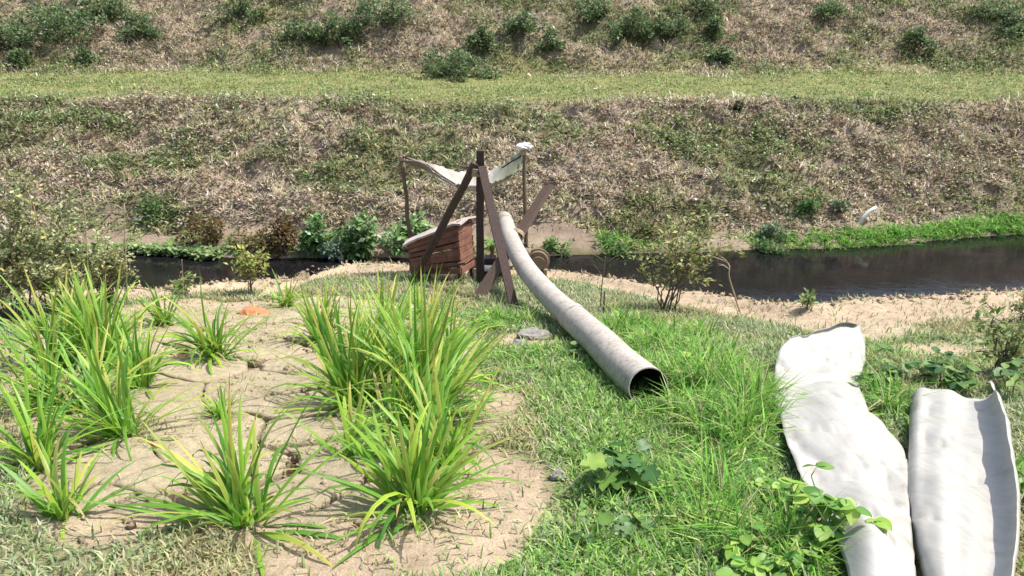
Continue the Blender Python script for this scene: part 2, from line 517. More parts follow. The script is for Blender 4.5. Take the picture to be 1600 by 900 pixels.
def far_col(x, y):
    w = shore_y(x); s = y - w
    g = patch(x, y)[:, None]
    soil = np.array([0.30, 0.24, 0.175]); green = np.array([0.11, 0.115, 0.05])
    n = fbm(x * 1.3, y * 1.6, 52, 4)[:, None]
    c = soil * (0.6 + 0.8 * n)
    c = c * (1 - 0.7 * smooth(0.5, 0.62, g)) + green * 0.7 * smooth(0.5, 0.62, g)
    t = (smooth(25.6, 26.4, y) * (1 - smooth(31, 33, y)))[:, None]
    c = c * (1 - t) + np.array([0.22, 0.22, 0.09]) * t
    sh = (smooth(0.05, 0.4, s) * (1 - smooth(1.1, 1.9, s + 1.0 * (fbm(x * 0.8, y, 53, 2) - 0.5))))[:, None]
    c = c * (1 - sh) + np.array([0.28, 0.22, 0.165]) * (0.7 + 0.5 * n) * sh
    return c * (1 - 0.7 * (1 - smooth(-0.3, 0.15, s))[:, None])

# ------------------------------------------------------------------ the setting
xs = np.concatenate([[-400, -200, -100, -60, -40, -28], np.arange(-20, 14.001, 0.07), [20, 28, 40, 60, 100, 200, 400]])
ys = np.concatenate([[-400, -200, -100, -50, -25, -12, -7], np.arange(-4, 17.801, 0.07), [17.8]])
link('near_bank', grid_mesh('near_bank', xs, ys, near_h, near_col), M['soil'], kind='structure', label='sloping near bank of tan soil and grass')
xs = np.concatenate([[-400, -200, -120, -80, -60], np.arange(-44, 44.001, 0.14), [60, 80, 120, 200, 400]])
ys = np.concatenate([np.arange(17.8, 46, 0.14), [47, 49, 52, 58, 70, 100, 180, 400, 900]])
link('far_bank', grid_mesh('far_bank', xs, ys, far_h, far_col), M['farsoil'], kind='structure', label='far embankment with dry grass and a grassy berm')
wm = tri_mesh('water', [(-400, 8.5, WATER_Z), (400, 8.5, WATER_Z), (400, 28, WATER_Z), (-400, 28, WATER_Z)], [(0, 1, 2, 3)])
link('water', wm, M['water'], kind='structure', label='black water of the narrow channel')

# ------------------------------------------------------------------ grass makers (numpy)
def blades(P, yaw, L, Wd, lean, curl, col, tipcol=None):
    """Bent five-point blades, three triangles each."""
    n = len(P)
    d = np.stack([np.cos(yaw), np.sin(yaw), np.zeros(n)], -1)
    w = np.stack([-np.sin(yaw), np.cos(yaw), np.zeros(n)], -1)
    up = np.array([0, 0, 1.0])
    def pt(t):
        hor = (lean * t + curl * t * t) * L
        ver = L * t * np.sqrt(np.clip(1 - np.clip(lean + curl * t, 0, .98) ** 2, 0.02, 1))
        return P + d * hor[:, None] + up * ver[:, None]
    a, b, c = pt(0.0), pt(0.5), pt(1.0)
    hw = (Wd / 2)[:, None]
    V = np.stack([a - w * hw * .7, a + w * hw * .7, b - w * hw, b + w * hw, c], 1).reshape(-1, 3)
    k = (np.arange(n) * 5)[:, None]
    T = np.concatenate([k + np.array([[0, 1, 3]]), k + np.array([[0, 3, 2]]), k + np.array([[2, 3, 4]])], 1).reshape(-1, 3)
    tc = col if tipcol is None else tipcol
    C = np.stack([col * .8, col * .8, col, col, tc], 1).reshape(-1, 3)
    return V, T, C

def palette(n, cols, wts, jit=0.18):
    k = RNG.choice(len(cols), n, p=np.array(wts) / np.sum(wts))
    c = np.array(cols)[k]
    return np.clip(c * (1 + jit * RNG.standard_normal((n, 1))) * (1 + 0.06 * RNG.standard_normal((n, 3))), 0.005, 0.9)

def view_samples(n, y0, y1, power=1.3, margin=1.2):
    """Spots on the ground in and a step around the view, denser close by."""
    u = RNG.random(n * 2)
    q = 2 - power
    y = (y0 ** q + u * (y1 ** q - y0 ** q)) ** (1 / q)
    x = (RNG.random(n * 2) * 2 - 1) * (0.72 * (y + 1.0) + margin)
    return x, y

rows1 = [((1234, 523), (1338, 502)), ((1219, 545), (1349, 517)), ((1212, 570), (1352, 558)), ((1209, 600), (1343, 596)), ((1214, 640), (1352, 628)), ((1226, 685), (1386, 674)),
         ((1243, 730), (1413, 712)), ((1272, 785), (1421, 768)), ((1300, 840), (1424, 828)), ((1322, 900), (1428, 895)), ((1335, 980), (1430, 980))]
rows2 = [((1424, 617), (1530, 622)), ((1421, 655), (1533, 660)), ((1419, 710), (1540, 716)), ((1418, 770), (1548, 780)), ((1424, 840), (1553, 850)), ((1438, 905), (1548, 915)), ((1452, 985), (1540, 990))]
def sheet_poly(rows, wide=0.0):
    return [plane_xy(a[0] + 4, a[1] + 6) for a, b in rows] + [plane_xy(b[0] + wide - 4, b[1] + 6) for a, b in rows[::-1]]
SP1, SP2 = sheet_poly(rows1), sheet_poly(rows2, 20)
under_sheet = lambda x, y: in_poly(x, y, SP1) | in_poly(x, y, SP2)
by_sheet = lambda x, y: under_sheet(x, y) | under_sheet(x + 0.13, y) | under_sheet(x - 0.09, y)

# short cropped grass
x, y = view_samples(260000, 1.9, 17.0)
den = 1 - smooth(0.18, 0.62, bare(x, y))
den *= 0.35 + 1.0 * smooth(0.3, 0.6, fbm(x * 2.6, y * 2.6, 61, 3))
den = np.maximum(den, 0.05)
keep = (RNG.random(len(x)) < den) & ~under_sheet(x, y) & (y < edge_y(x) - 0.05) & (bed_r(x, y) > 0.93)
x, y = x[keep], y[keep]; n = len(x)
sc = 0.55 + 0.14 * y
pn = fbm(x * 0.9, y * 0.9, 62, 3)
green = palette(n, [(0.12, 0.19, 0.06), (0.21, 0.28, 0.12), (0.34, 0.38, 0.22), (0.42, 0.39, 0.25)], [2, 4, 4, 2])
dryc = palette(n, [(0.42, 0.37, 0.22), (0.33, 0.33, 0.17), (0.26, 0.22, 0.12), (0.20, 0.25, 0.09)], [3, 3, 1, 2])
cp_ = carpet(x, y)
fresh = palette(n, [(0.10, 0.22, 0.035), (0.17, 0.33, 0.055), (0.26, 0.41, 0.10), (0.36, 0.45, 0.16)], [3, 4, 3, 1.5])
mixv = (smooth(0.42, 0.62, pn + 0.12 * (x > 3.2) - 0.3 * cp_) > RNG.random(n))[:, None]
col = np.where((RNG.random(n) < 0.85 * cp_)[:, None], fresh, np.where(mixv, dryc, green))
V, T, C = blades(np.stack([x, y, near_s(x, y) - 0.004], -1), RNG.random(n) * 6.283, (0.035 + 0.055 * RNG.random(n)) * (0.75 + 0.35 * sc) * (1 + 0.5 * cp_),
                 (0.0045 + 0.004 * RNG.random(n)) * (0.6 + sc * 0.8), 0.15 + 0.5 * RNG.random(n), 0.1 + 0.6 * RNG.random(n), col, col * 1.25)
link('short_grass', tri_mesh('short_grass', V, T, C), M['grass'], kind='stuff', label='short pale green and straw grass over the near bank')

# lush long grass round the pipe mouth and between the sheets
x, y = view_samples(270000, 1.9, 12.0, 1.2, 0.6)
den = smooth(0.35, 0.85, lushness(x, y) * (0.55 + 0.8 * fbm(x * 2.0, y * 2.0, 63, 3)))
keep = (RNG.random(len(x)) < den) & ~(by_sheet(x, y) & (RNG.random(len(x)) < 0.9)) & ~under_sheet(x, y) & (y < edge_y(x) - 0.3) & (bed_r(x, y) > 0.95)
x, y = x[keep], y[keep]; n = len(x)
lu = lushness(x, y)
col = palette(n, [(0.09, 0.23, 0.035), (0.16, 0.35, 0.05), (0.26, 0.45, 0.08), (0.40, 0.48, 0.17), (0.42, 0.38, 0.22)], [3, 4, 3, 1.5, 0.8])
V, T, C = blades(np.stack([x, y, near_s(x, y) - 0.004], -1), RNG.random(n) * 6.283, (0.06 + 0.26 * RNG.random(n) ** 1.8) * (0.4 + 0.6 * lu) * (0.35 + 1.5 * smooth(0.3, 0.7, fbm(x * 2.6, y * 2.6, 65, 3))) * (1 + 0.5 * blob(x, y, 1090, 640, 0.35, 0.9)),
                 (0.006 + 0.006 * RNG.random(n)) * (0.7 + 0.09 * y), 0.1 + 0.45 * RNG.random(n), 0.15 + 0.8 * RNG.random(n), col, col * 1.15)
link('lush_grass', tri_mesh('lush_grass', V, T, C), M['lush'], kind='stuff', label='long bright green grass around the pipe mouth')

# creeping small-leaved weeds
def leaf_quads(P, N, A, L, Wd, col, fold=0.15):
    """Diamond leaves: P base, A long axis, N normal."""
    S = np.cross(N, A)
    mid = P + A * (L * 0.45)[:, None]
    V = np.stack([P, mid - S * (Wd / 2)[:, None] + N * (fold * Wd)[:, None], P + A * L[:, None], mid + S * (Wd / 2)[:, None] + N * (fold * Wd)[:, None]], 1).reshape(-1, 3)
    k = (np.arange(len(P)) * 4)[:, None]
    T = np.concatenate([k + np.array([[0, 1, 2]]), k + np.array([[0, 2, 3]])], 1).reshape(-1, 3)
    return V, T, np.repeat(col, 4, 0)

def rand_unit(n):
    v = RNG.standard_normal((n, 3)); return v / np.linalg.norm(v, axis=1)[:, None]

def frames(n, upbias=1.0):
    N = rand_unit(n); N[:, 2] = np.abs(N[:, 2]) + upbias; N /= np.linalg.norm(N, axis=1)[:, None]
    A = rand_unit(n); A -= N * (A * N).sum(1)[:, None]; A /= np.linalg.norm(A, axis=1)[:, None]
    return N, A

x, y = view_samples(140000, 1.9, 12.0, 1.2, 0.6)
b = np.maximum(lushness(x, y), 0.7 * carpet(x, y))
den = 0.75 * smooth(0.34, 0.9, b * (0.4 + 1.1 * fbm(x * 1.5 + 5, y * 1.5, 64, 3)))
keep = (RNG.random(len(x)) < den) & ~under_sheet(x, y) & (y < edge_y(x) - 0.3) & (bed_r(x, y) > 0.95)
x, y = x[keep], y[keep]; n = len(x)
N, A = frames(n, 0.9)
col = palette(n, [(0.08, 0.18, 0.04), (0.15, 0.29, 0.07), (0.23, 0.37, 0.12), (0.34, 0.45, 0.20)], [3, 4, 2.5, 1.5])
s = (0.010 + 0.026 * RNG.random(n) ** 2.5) * (0.8 + 0.07 * y)
V, T, C = leaf_quads(np.stack([x, y, near_s(x, y) + 0.01 + 0.09 * RNG.random(n) * b[keep]], -1), N, A, s * 1.3, s, col)
link('creeping_weeds', tri_mesh('creeping_weeds', V, T, C), M['lush'], kind='stuff', label='low creeping small leaved weeds in the lush grass')

# dry tussocks of the far embankment
def far_tussocks(name, n, y0, y1, cond, cols, wts, Ls, Ws, per, label, mat, spread=0.09):
    yy = y0 + (y1 - y0) * RNG.random(n); xx = (RNG.random(n) * 2 - 1) * (0.70 * yy + 3)
    p = cond(xx, yy); k = RNG.random(n) < p
    xx, yy = xx[k], yy[k]
    tone = palette(len(xx), cols, wts, 0.22)
    big = (0.6 + 0.8 * RNG.random(len(xx))) * (0.45 + 1.1 * fbm(xx * 0.8, yy * 1.0, 77, 3))
    xr = np.repeat(xx, per) + RNG.standard_normal(len(xx) * per) * spread
    yr = np.repeat(yy, per) + RNG.standard_normal(len(xx) * per) * spread
    br = np.repeat(big, per); col = np.repeat(tone, per, 0) * (1 + 0.15 * RNG.standard_normal((len(xr), 1)))
    m = len(xr)
    V, T, C = blades(np.stack([xr, yr, H(xr, yr) - 0.02], -1), RNG.random(m) * 6.283, Ls * br * (0.6 + 0.6 * RNG.random(m)), Ws * (0.6 + 0.8 * RNG.random(m)),
                     0.25 + 0.55 * RNG.random(m), 0.1 + 0.7 * RNG.random(m), np.clip(col, .01, .9), np.clip(col * 1.2, .01, .9))
    link(name, tri_mesh(name, V, T, C), mat, kind='stuff', label=label)

edge_n = lambda x: 0.9 * (fbm(x * 0.5, x * 0 + 2, 78, 3) - 0.5)
offt = lambda x, y: 1 - smooth(25.2, 26.4, y + edge_n(x)) * (1 - smooth(30.2, 32.8, y + 2 * edge_n(x + 30)))
upper = lambda y: smooth(30, 33, y)
clump = lambda x, y: smooth(.38, .6, fbm(x * 1.1, y * 1.3, 71, 3))
gre = lambda x, y: smooth(0.425, 0.60, patch(x, y) + 0.045 * upper(y) * (1 + 0.8 * (1 - smooth(-8, 4, x))) + 0.09 * smooth(23.6, 25.6, y) * (1 - upper(y)) - 0.02 * (1 - upper(y)) + 0.16 * np.exp(-((x + 21) / 7) ** 2 - ((y - 35.5) / 2.2) ** 2) + 0.05 * np.exp(-((y - 22.3) / 0.9) ** 2))
dryp = lambda x, y: (1 - 0.85 * gre(x, y)) * offt(x, y) * smooth(0.5, 1.3, y - shore_y(x) + 1.6 * (fbm(x * 0.6, y * 0, 79, 2) - 0.5)) * (0.6 + 0.5 * clump(x, y))
far_tussocks('dry_grass', 80000, 20, 39, dryp, [(0.51, 0.44, 0.35), (0.44, 0.365, 0.285), (0.61, 0.545, 0.45), (0.30, 0.225, 0.165), (0.40, 0.38, 0.21)], [3, 3, 2, 1.6, 3.2],
             0.25, 0.03, 5, 'dry brown and straw tussocks over the far embankment', M['dry'])
grnp = lambda x, y: gre(x, y) * offt(x, y) * smooth(0.3, 1.0, y - shore_y(x)) * (0.65 + 0.5 * clump(x + 40, y))
far_tussocks('green_undergrowth', 52000, 20, 39, grnp, [(0.15, 0.19, 0.065), (0.24, 0.28, 0.11), (0.31, 0.35, 0.17), (0.39, 0.35, 0.18)], [2.5, 3, 2.5, 2],
             0.24, 0.033, 5, 'dull green undergrowth patches over the far embankment', M['grass'])
terp = lambda x, y: 1 - offt(x, y) * 0.98
far_tussocks('berm_grass', 22000, 24.8, 33.2, terp, [(0.21, 0.30, 0.10), (0.27, 0.34, 0.13), (0.37, 0.37, 0.19), (0.15, 0.22, 0.07)], [3, 3, 2, 1],
             0.14, 0.026, 5, 'short yellow green grass on the level berm of the far embankment', M['grass'], 0.12)

# leafy creepers matted over the far embankment: dark, olive and withered
n = 290000
yy = 20 + 19 * RNG.random(n); xx = (RNG.random(n) * 2 - 1) * (0.70 * yy + 3)
cn = fbm(xx * 0.9 + 7, yy * 1.2, 73, 4); gg = gre(xx, yy)
k_ = (RNG.random(n) < (0.18 + 0.82 * smooth(0.44, 0.60, cn)) * offt(xx, yy) * smooth(0.6, 1.4, yy - shore_y(xx)))
xx, yy, gg, cn = xx[k_], yy[k_], gg[k_], cn[k_]; n = len(xx)
cg = palette(n, [(0.09, 0.14, 0.045), (0.16, 0.22, 0.08), (0.24, 0.31, 0.13), (0.35, 0.39, 0.22)], [2.5, 3, 2, 1.5])
cd = palette(n, [(0.20, 0.15, 0.11), (0.34, 0.275, 0.205), (0.48, 0.41, 0.32), (0.33, 0.33, 0.17), (0.55, 0.49, 0.40)], [1.8, 2, 1.8, 3, 0.8])
col = np.where((RNG.random(n) < 0.12 + 0.8 * gg)[:, None], cg, cd)
N, A = frames(n, 0.45)
s = 0.035 + 0.055 * RNG.random(n)
V, T, C = leaf_quads(np.stack([xx, yy, H(xx, yy) + 0.02 + 0.5 * np.clip(cn - 0.40, 0.03, 1) * 2.2 * RNG.random(n)], -1), N, A, s * 1.5, s, col)
link('matted_creepers', tri_mesh('matted_creepers', V, T, C), M['leaf'], kind='stuff', label='matted green and withered creepers over the far embankment')
shp = lambda x, y: np.exp(-((y - shore_y(x) - 0.32) / 0.30) ** 2) * (smooth(6.5, 8.6, x) + (0.35 * smooth(0.3, 1.2, x) * (1 - smooth(2.8, 3.6, x)) + .32) * smooth(.4, .6, fbm(x * 1.1, x * 0, 74, 2)))
far_tussocks('waterside_grass', 42000, 17.8, 23.5, shp, [(0.11, 0.27, 0.04), (0.17, 0.36, 0.06), (0.24, 0.42, 0.10)], [2, 3, 2],
             0.24, 0.024, 6, 'bright green grass along the far waterline', M['lush'], 0.05)

# pale floating weed on the water at the left
n = 5200
cx0, cy0 = water_xy(205, 396); cx1, cy1 = water_xy(352, 396)
x = cx0 - 3.2 + (cx1 - cx0 + 3.2) * RNG.random(n); y = shore_y(x) + 0.15 - 0.45 * RNG.random(n) * (0.5 + 0.9 * vnoise(x * 1.4, x * 0, 81))
N, A = frames(n, 1.0)
s = 0.07 + 0.07 * RNG.random(n)
col = palette(n, [(0.16, 0.26, 0.08), (0.24, 0.34, 0.13), (0.34, 0.42, 0.21)], [2, 3, 2])
V, T, C = leaf_quads(np.stack([x, y, WATER_Z + 0.03 + 0.15 * RNG.random(n)], -1), N, A, s * 1.2, s, col)
link('floating_weed', tri_mesh('floating_weed', V, T, C), M['lush'], kind='stuff', label='pale green floating weed along the far waterline at the left')

# ------------------------------------------------------------------ shrubs
def crown_mesh(name, blobs, n, size, cols, wts, upbias=0.5, squash=1.0):
    """Leaves spread over the shells and insides of several uneven lobes (cx, cy, cz, r)."""
    B = np.array(blobs); k = RNG.choice(len(B), n, p=B[:, 3] ** 2 / (B[:, 3] ** 2).sum())
    d = rand_unit(n); r = B[k, 3] * (0.45 + 0.6 * RNG.random(n) ** 0.6)
    r *= 0.72 + 0.56 * vnoise(d[:, 0] * 3 + k * 3.1, d[:, 1] * 3 + d[:, 2] * 2, 91)
    P = B[k, :3] + d * r[:, None] * np.array([1, 1, squash])
    P[:, 2] = np.maximum(P[:, 2], 0.01)
    N, A = frames(n, upbias)
    A = A + 0.6 * d; A /= np.linalg.norm(A, axis=1)[:, None]
    N = N - A * (A * N).sum(1)[:, None]; N /= np.linalg.norm(N, axis=1)[:, None]
    s = size * (0.6 + 0.8 * RNG.random(n))
    V, T, C = leaf_quads(P, N, A, s * 1.5, s * 0.75, palette(n, cols, wts))
    return tri_mesh(name, V, T, C)

def limbs_mesh(name, ends, r0, base=(0, 0, 0), n=6, wig=0.08):
    mb = MB()
    for e in ends:
        p0 = Vector(base) + Vector((random.uniform(-1, 1), random.uniform(-1, 1), 0)) * r0
        e = Vector(e); L = (e - p0).length; pts = []
        for q in range(6):
            t = q / 5
            p = p0.lerp(e, t); p.z = p0.z + (e.z - p0.z) * (t ** 0.85)
            if 0 < q: p += Vector((random.uniform(-1, 1), random.uniform(-1, 1), random.uniform(-.5, .5))) * wig * L * 0.5
            pts.append(p)
        pts[0].z -= 0.05
        V, F = tube_np(pts, [r0 * (1 - 0.8 * q / 5) for q in range(6)], n)
        mb.add(V, F)
    return mb.mesh(name)

GREENS = [(0.035, 0.07, 0.02), (0.06, 0.11, 0.03), (0.10, 0.16, 0.05), (0.17, 0.23, 0.09)]
def bush(loc, rx, rz, label, name='bush', n=900, size=0.10, cols=GREENS, wts=(3, 3, 2, 1), group=None, cat='bush', lobes=7, ry=None, upbias=0.5, ragged=0.0):
    o = empty(name, loc, label, cat, group)
    ry = ry or rx * 0.8
    bl = []
    for q in range(lobes):
        a = random.uniform(0, 6.283); r = random.uniform(0.1, 1.0)
        rr = random.uniform(0.22, 0.5) * min(rx, rz)
        if ragged and q > 4: r *= 1.6; rr *= random.uniform(.4, .75)
        bl.append((rx * r * math.cos(a), ry * r * math.sin(a), max(rr * 0.6, rz * random.uniform(0.2, 0.95) * (1.05 - 0.55 * r)), rr))
    link('crown', crown_mesh('crown', bl, n, size, cols, wts, upbias), M['leaf'], o)
    link('trunk', limbs_mesh('trunk', [(b_[0], b_[1], b_[2]) for b_ in bl[:5]], 0.02 + 0.012 * rz), M['bark'], o)
    return o

def px_bush(px, py_base, wpx, hpx, label, **kw):
    p = hit(px, py_base)
    dep = (p.y * math.cos(PITCH) + (1.75 - p.z) * math.sin(PITCH))
    return bush(p - Vector((0, 0, 0.05)), wpx / FPX * dep / 2, hpx / FPX * dep, label, **kw)

FARG = 'bushes on the upper far embankment'
for px, py, w, h, lab in [
    (20, 78, 110, 60, 'dark green thicket bush at the left end of the upper far embankment'),
    (85, 62, 110, 66, 'broad dark bush right of the leftmost thicket on the upper embankment'),
    (148, 36, 80, 50, 'dark bush at the top, right end of the upper left thicket'),
    (30, 102, 36, 22, 'small dark round bush just above the berm at far left'),
    (218, 58, 56, 46, 'dark olive bush standing alone right of the upper left thicket'),
    (130, 98, 32, 24, 'faint low bush between the thicket and the berm at left'),
    (375, 30, 70, 34, 'low green bush near the top edge left of centre'),
    (470, 62, 46, 34, 'small bush left of the paired bushes on the upper embankment'),
    (532, 74, 60, 58, 'tall dark green bush left of centre on the upper embankment'),
    (592, 40, 90, 46, 'wide green bush near the top edge left of centre'),
    (712, 122, 84, 66, 'biggest bush above the berm at centre, dark below'),
    (756, 84, 46, 50, 'brownish bush just behind the biggest central bush'),
    (818, 56, 54, 46, 'green bush at upper centre right of the brownish one'),
    (862, 78, 36, 26, 'small bush low on the slope right of centre'),
    (925, 30, 56, 38, 'bush at the top edge right of centre'),
    (988, 62, 60, 56, 'left one of the two dark bushes at upper right of centre'),
    (1042, 60, 54, 52, 'right one of the two dark bushes at upper right of centre'),
    (1114, 62, 42, 36, 'olive bush above the neat round bush'),
    (1130, 96, 36, 28, 'small neat round green bush just above the berm'),
    (1095, 22, 70, 34, 'dark bush on the top edge above the olive bush'),
    (1428, 82, 40, 38, 'small dark bush alone on the upper embankment at right'),
    (1590, 56, 60, 44, 'green bush at the right edge of the upper embankment'),
    (1545, 26, 50, 30, 'low bush at the top right corner'),
    (1300, 24, 60, 26, 'faint olive bush at the top edge right of centre'),
]:
    px_bush(px, py, w, h, lab, n=int(380 + w * h * 0.34), size=0.10, group=FARG, lobes=18, ragged=1.0, cols=[(0.06, 0.105, 0.045), (0.11, 0.17, 0.07), (0.18, 0.25, 0.11), (0.27, 0.34, 0.18)], wts=(2, 3, 3, 1))

for px, py, w, h, lab, cols in [
    (1152, 178, 22, 20, 'tiny bush hanging over the eroded edge below the berm', GREENS),
    (1258, 330, 34, 24, 'small bright green plant low on the far slope', [(0.08, 0.17, 0.05), (0.14, 0.26, 0.08)]),
    (1312, 330, 30, 20, 'small grey green plant beside the pale stick on the far slope', [(0.12, 0.17, 0.09), (0.2, 0.26, 0.15)]),
    (1208, 372, 50, 26, 'leafy grey green weed near the waterline right of centre', [(0.10, 0.16, 0.08), (0.22, 0.30, 0.17)]),
    (240, 335, 60, 30, 'green plant on the far slope behind the left shrubs', [(0.07, 0.13, 0.04), (0.14, 0.22, 0.08)]),
    (1190, 392, 60, 20, 'low green weed at the waterline right of the bank shrub', [(0.08, 0.16, 0.05), (0.15, 0.25, 0.09)]),
    (880, 396, 80, 26, 'green clump at the far waterline right of the pipe', [(0.09, 0.19, 0.05), (0.16, 0.28, 0.08)]),
    (960, 394, 60, 28, 'second green clump at the far waterline behind the bank shrub', [(0.09, 0.17, 0.05), (0.15, 0.24, 0.08)]),
    (1010, 372, 50, 34, 'olive weed behind the bank shrub on the far shore', [(0.13, 0.15, 0.05), (0.2, 0.21, 0.09)]),
]:
    px_bush(px, py, w, h, lab, n=380, size=0.07, cols=cols, wts=[1] * len(cols) if len(cols) == 2 else (3, 3, 2, 1), cat='plant', name='weed', group='weeds of the far slope')

BROWN = [(0.14, 0.07, 0.03), (0.19, 0.12, 0.045), (0.17, 0.15, 0.05), (0.10, 0.10, 0.035)]
LEAFY = [(0.09, 0.17, 0.05), (0.16, 0.28, 0.08), (0.25, 0.40, 0.15), (0.38, 0.50, 0.29)]
SHG = 'bushes along the far shore'
for px, py, w, h, lab, cols, size in [
    (325, 385, 70, 66, 'rusty brown bush on the far shore left of the tall olive one', BROWN, 0.07),
    (392, 396, 76, 58, 'olive and brown bush at the far waterline', BROWN[1:] + [(0.15, 0.17, 0.06)], 0.07),
    (445, 398, 64, 62, 'dark red brown bush leaning over the black water', BROWN[:3] + [(0.06, 0.05, 0.02)], 0.07),
    (508, 396, 66, 70, 'green broad leaved bush next to the red brown one', LEAFY, 0.12),
    (566, 396, 84, 72, 'bright broad leaved bush with pale leaves at the far waterline', LEAFY, 0.13),
    (640, 392, 80, 66, 'broad leaved bush behind the rusty pump box', LEAFY, 0.12),
    (520, 404, 50, 30, 'low plant with pale whitish leaves at the waterline', [(0.2, 0.3, 0.17), (0.35, 0.45, 0.32)], 0.10),
]:
    px_bush(px, py, w, h, lab, n=900, size=size, cols=cols, wts=[1.0] * len(cols), group=SHG)

# ------------------------------------------------------------------ the discharge pipe
R = 0.162
pp = [at_depth(1013, 611, 6.02), at_depth(983, 580, 6.55), at_depth(950, 548, 7.3), at_depth(920, 518, 8.2), at_depth(893, 494, 9.0), at_depth(866, 470, 9.9),
      at_depth(838, 440, 10.9), at_depth(815, 409, 12.0), at_depth(800, 378, 13.1), at_depth(791, 352, 14.4), at_depth(788, 342, 15.3)]
def catmull(P, m):
    out = []; P = [np.array(p) for p in P]; Q = [2 * P[0] - P[1]] + P + [2 * P[-1] - P[-2]]
    for i in range(1, len(Q) - 2):
        for k in range(m):
            t = k / m; a, b, c, d = Q[i - 1], Q[i], Q[i + 1], Q[i + 2]
            out.append(0.5 * (2 * b + (c - a) * t + (2 * a - 5 * b + 4 * c - d) * t * t + (3 * b - a - 3 * c + d) * t ** 3))
    out.append(P[-1]); return out
for q, p in enumerate(pp[:6]):            # the lower half lies on the ground
    g = float(H(p.x, p.y)) + R + 0.02
    p.z = p.z * 0.5 + g * 0.5 if q < 4 else max(p.z, g)
tail = pp[-1] + Vector((0.0, 0.22, -0.16)), pp[-1] + Vector((0.02, 0.30, -0.55)), pp[-1] + Vector((0.03, 0.32, -1.05))
path = catmull(pp + [Vector(t) for t in tail], 4)
path = [p_ + (0.003 * np.array([math.sin(k_ * 0.9), 0, math.sin(k_ * 0.7 + 1)]) if 2 < k_ < 40 else 0) for k_, p_ in enumerate(path)]

def hollow(path, ro, ri, n=36, close_far=False):
    Vo, Fo = tube_np(path, [ro] * len(path), n, cap=False)
    Vi, Fi = tube_np(path, [ri] * len(path), n, cap=False)
    m = len(path); k = len(Vo)
    F = [Fo, Fi[:, ::-1] + k]
    rim = []
    for end, fl in ((0, 1), ((m - 1) * n, 0)):
        for j in range(n):
            a, b = end + j, end + (j + 1) % n
            f = [(a, b + k, b), (a, a + k, b + k)]
            rim += [t if fl else t[::-1] for t in f]
    return np.vstack([Vo, Vi]), np.concatenate(F + [np.array(rim)])

pipe = empty('discharge_pipe', (pp[0].x, pp[0].y, float(H(pp[0].x, pp[0].y))), 'long weathered grey pipe curving down the bank, open round mouth in the grass', 'pipe')
def pipe_part(name, path, ro, ri, mat=None):
    V, F = hollow(path, ro, ri)
    me = tri_mesh(name, V - np.array(pipe.location), F, None, True)
    try: me.set_sharp_from_angle(angle=math.radians(40))
    except Exception: pass
    ob = link(name, me, mat or M['pipe'], pipe)
    if name == 'pipe_section':             # shade inside the pipe, painted on as a near-black inner tube
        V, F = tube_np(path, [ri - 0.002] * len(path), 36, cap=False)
        link('inner_shade', tri_mesh('inner_shade', V - np.array(pipe.location), F[:, ::-1], None, True), M['bore_shade'], ob)
    return ob
J = 16
pipe_part('pipe_section', path[:J + 1], R, R - 0.009)
pipe_part('pipe_section', path[J - 1:], R - 0.012, R - 0.021)
pipe_part('socket_collar', path[J - 1:J + 1], R + 0.007, R - 0.005)
pipe_part('end_collar', path[-9:-7], R + 0.004, R - 0.012)

# ------------------------------------------------------------------ timber tripod, planks, poles and hanging cloth
def gz(p): return float(H(p.x, p.y))
foot_c = hit(750, 446); top_c = Vector((foot_c.x + 0.0, foot_c.y, 0))
dpc = foot_c.y * math.cos(PITCH) + (1.75 - foot_c.z) * math.sin(PITCH)
r_ = ray(750, 235); tt = foot_c.y / r_[1]; top_c = Vector((r_[0] * tt, foot_c.y, 1.75 + r_[2] * tt))
tri = empty('timber_tripod', foot_c, 'dark timber tripod standing on the bank beside the grey pipe', 'tripod')
def beam(name, p0, p1, w, h, mat, parent, seed, roll=0.0):
    bm = beam_bm(p0, p1, w, h, roll, seed=seed)
    o = bm_obj(name, bm, mat, parent)
    o.data.transform(Matrix.Translation(-Vector(parent.location)))
    return o
def y_point(px, py, y):
    r = ray(px, py); t = y / r[1]; return Vector((r[0] * t, y, 1.75 + r[2] * t))
beam('center_post', foot_c - Vector((0, 0, .1)), top_c, 0.13, 0.13, M['wood_dark'], tri, 1)
lf = hit(640, 447); rf = hit(806, 487)
beam('leg', lf - Vector((0, 0, .06)), y_point(742, 256, foot_c.y - 0.13), 0.12, 0.06, M['wood_brown'], tri, 2, 0.5)
beam('leg', rf - Vector((0, 0, .06)), y_point(753, 262, foot_c.y - 0.14), 0.13, 0.07, M['wood_dark'], tri, 3, 0.3)
bm = bmesh.new()
bmesh.ops.create_cone(bm, cap_ends=True, segments=8, radius1=0.02, radius2=0.02, depth=0.3, matrix=Matrix.Translation(y_point(748, 268, foot_c.y - 0.12) - foot_c) @ Matrix.Rotation(math.pi / 2, 4, 'X'))
bm_obj('bolt', bm, M['black'], tri)

pl = empty('leaning_plank', hit(744, 468), 'thick brown plank leaning up under the pipe, sawn end at the top right', 'plank')
p_lo = hit(743, 468); p_hi = y_point(857, 292, 14.55)
beam('plank', p_lo - Vector((0, 0, .05)), p_hi, 0.085, 0.2, M['wood_brown'], pl, 5, 0.35)
beam('brace_block', y_point(800, 382, 13.45) + Vector((-.1, .05, -.12)), y_point(815, 374, 13.5) + Vector((.1, .05, -.12)), 0.07, 0.07, M['wood_dark'], pl, 6)

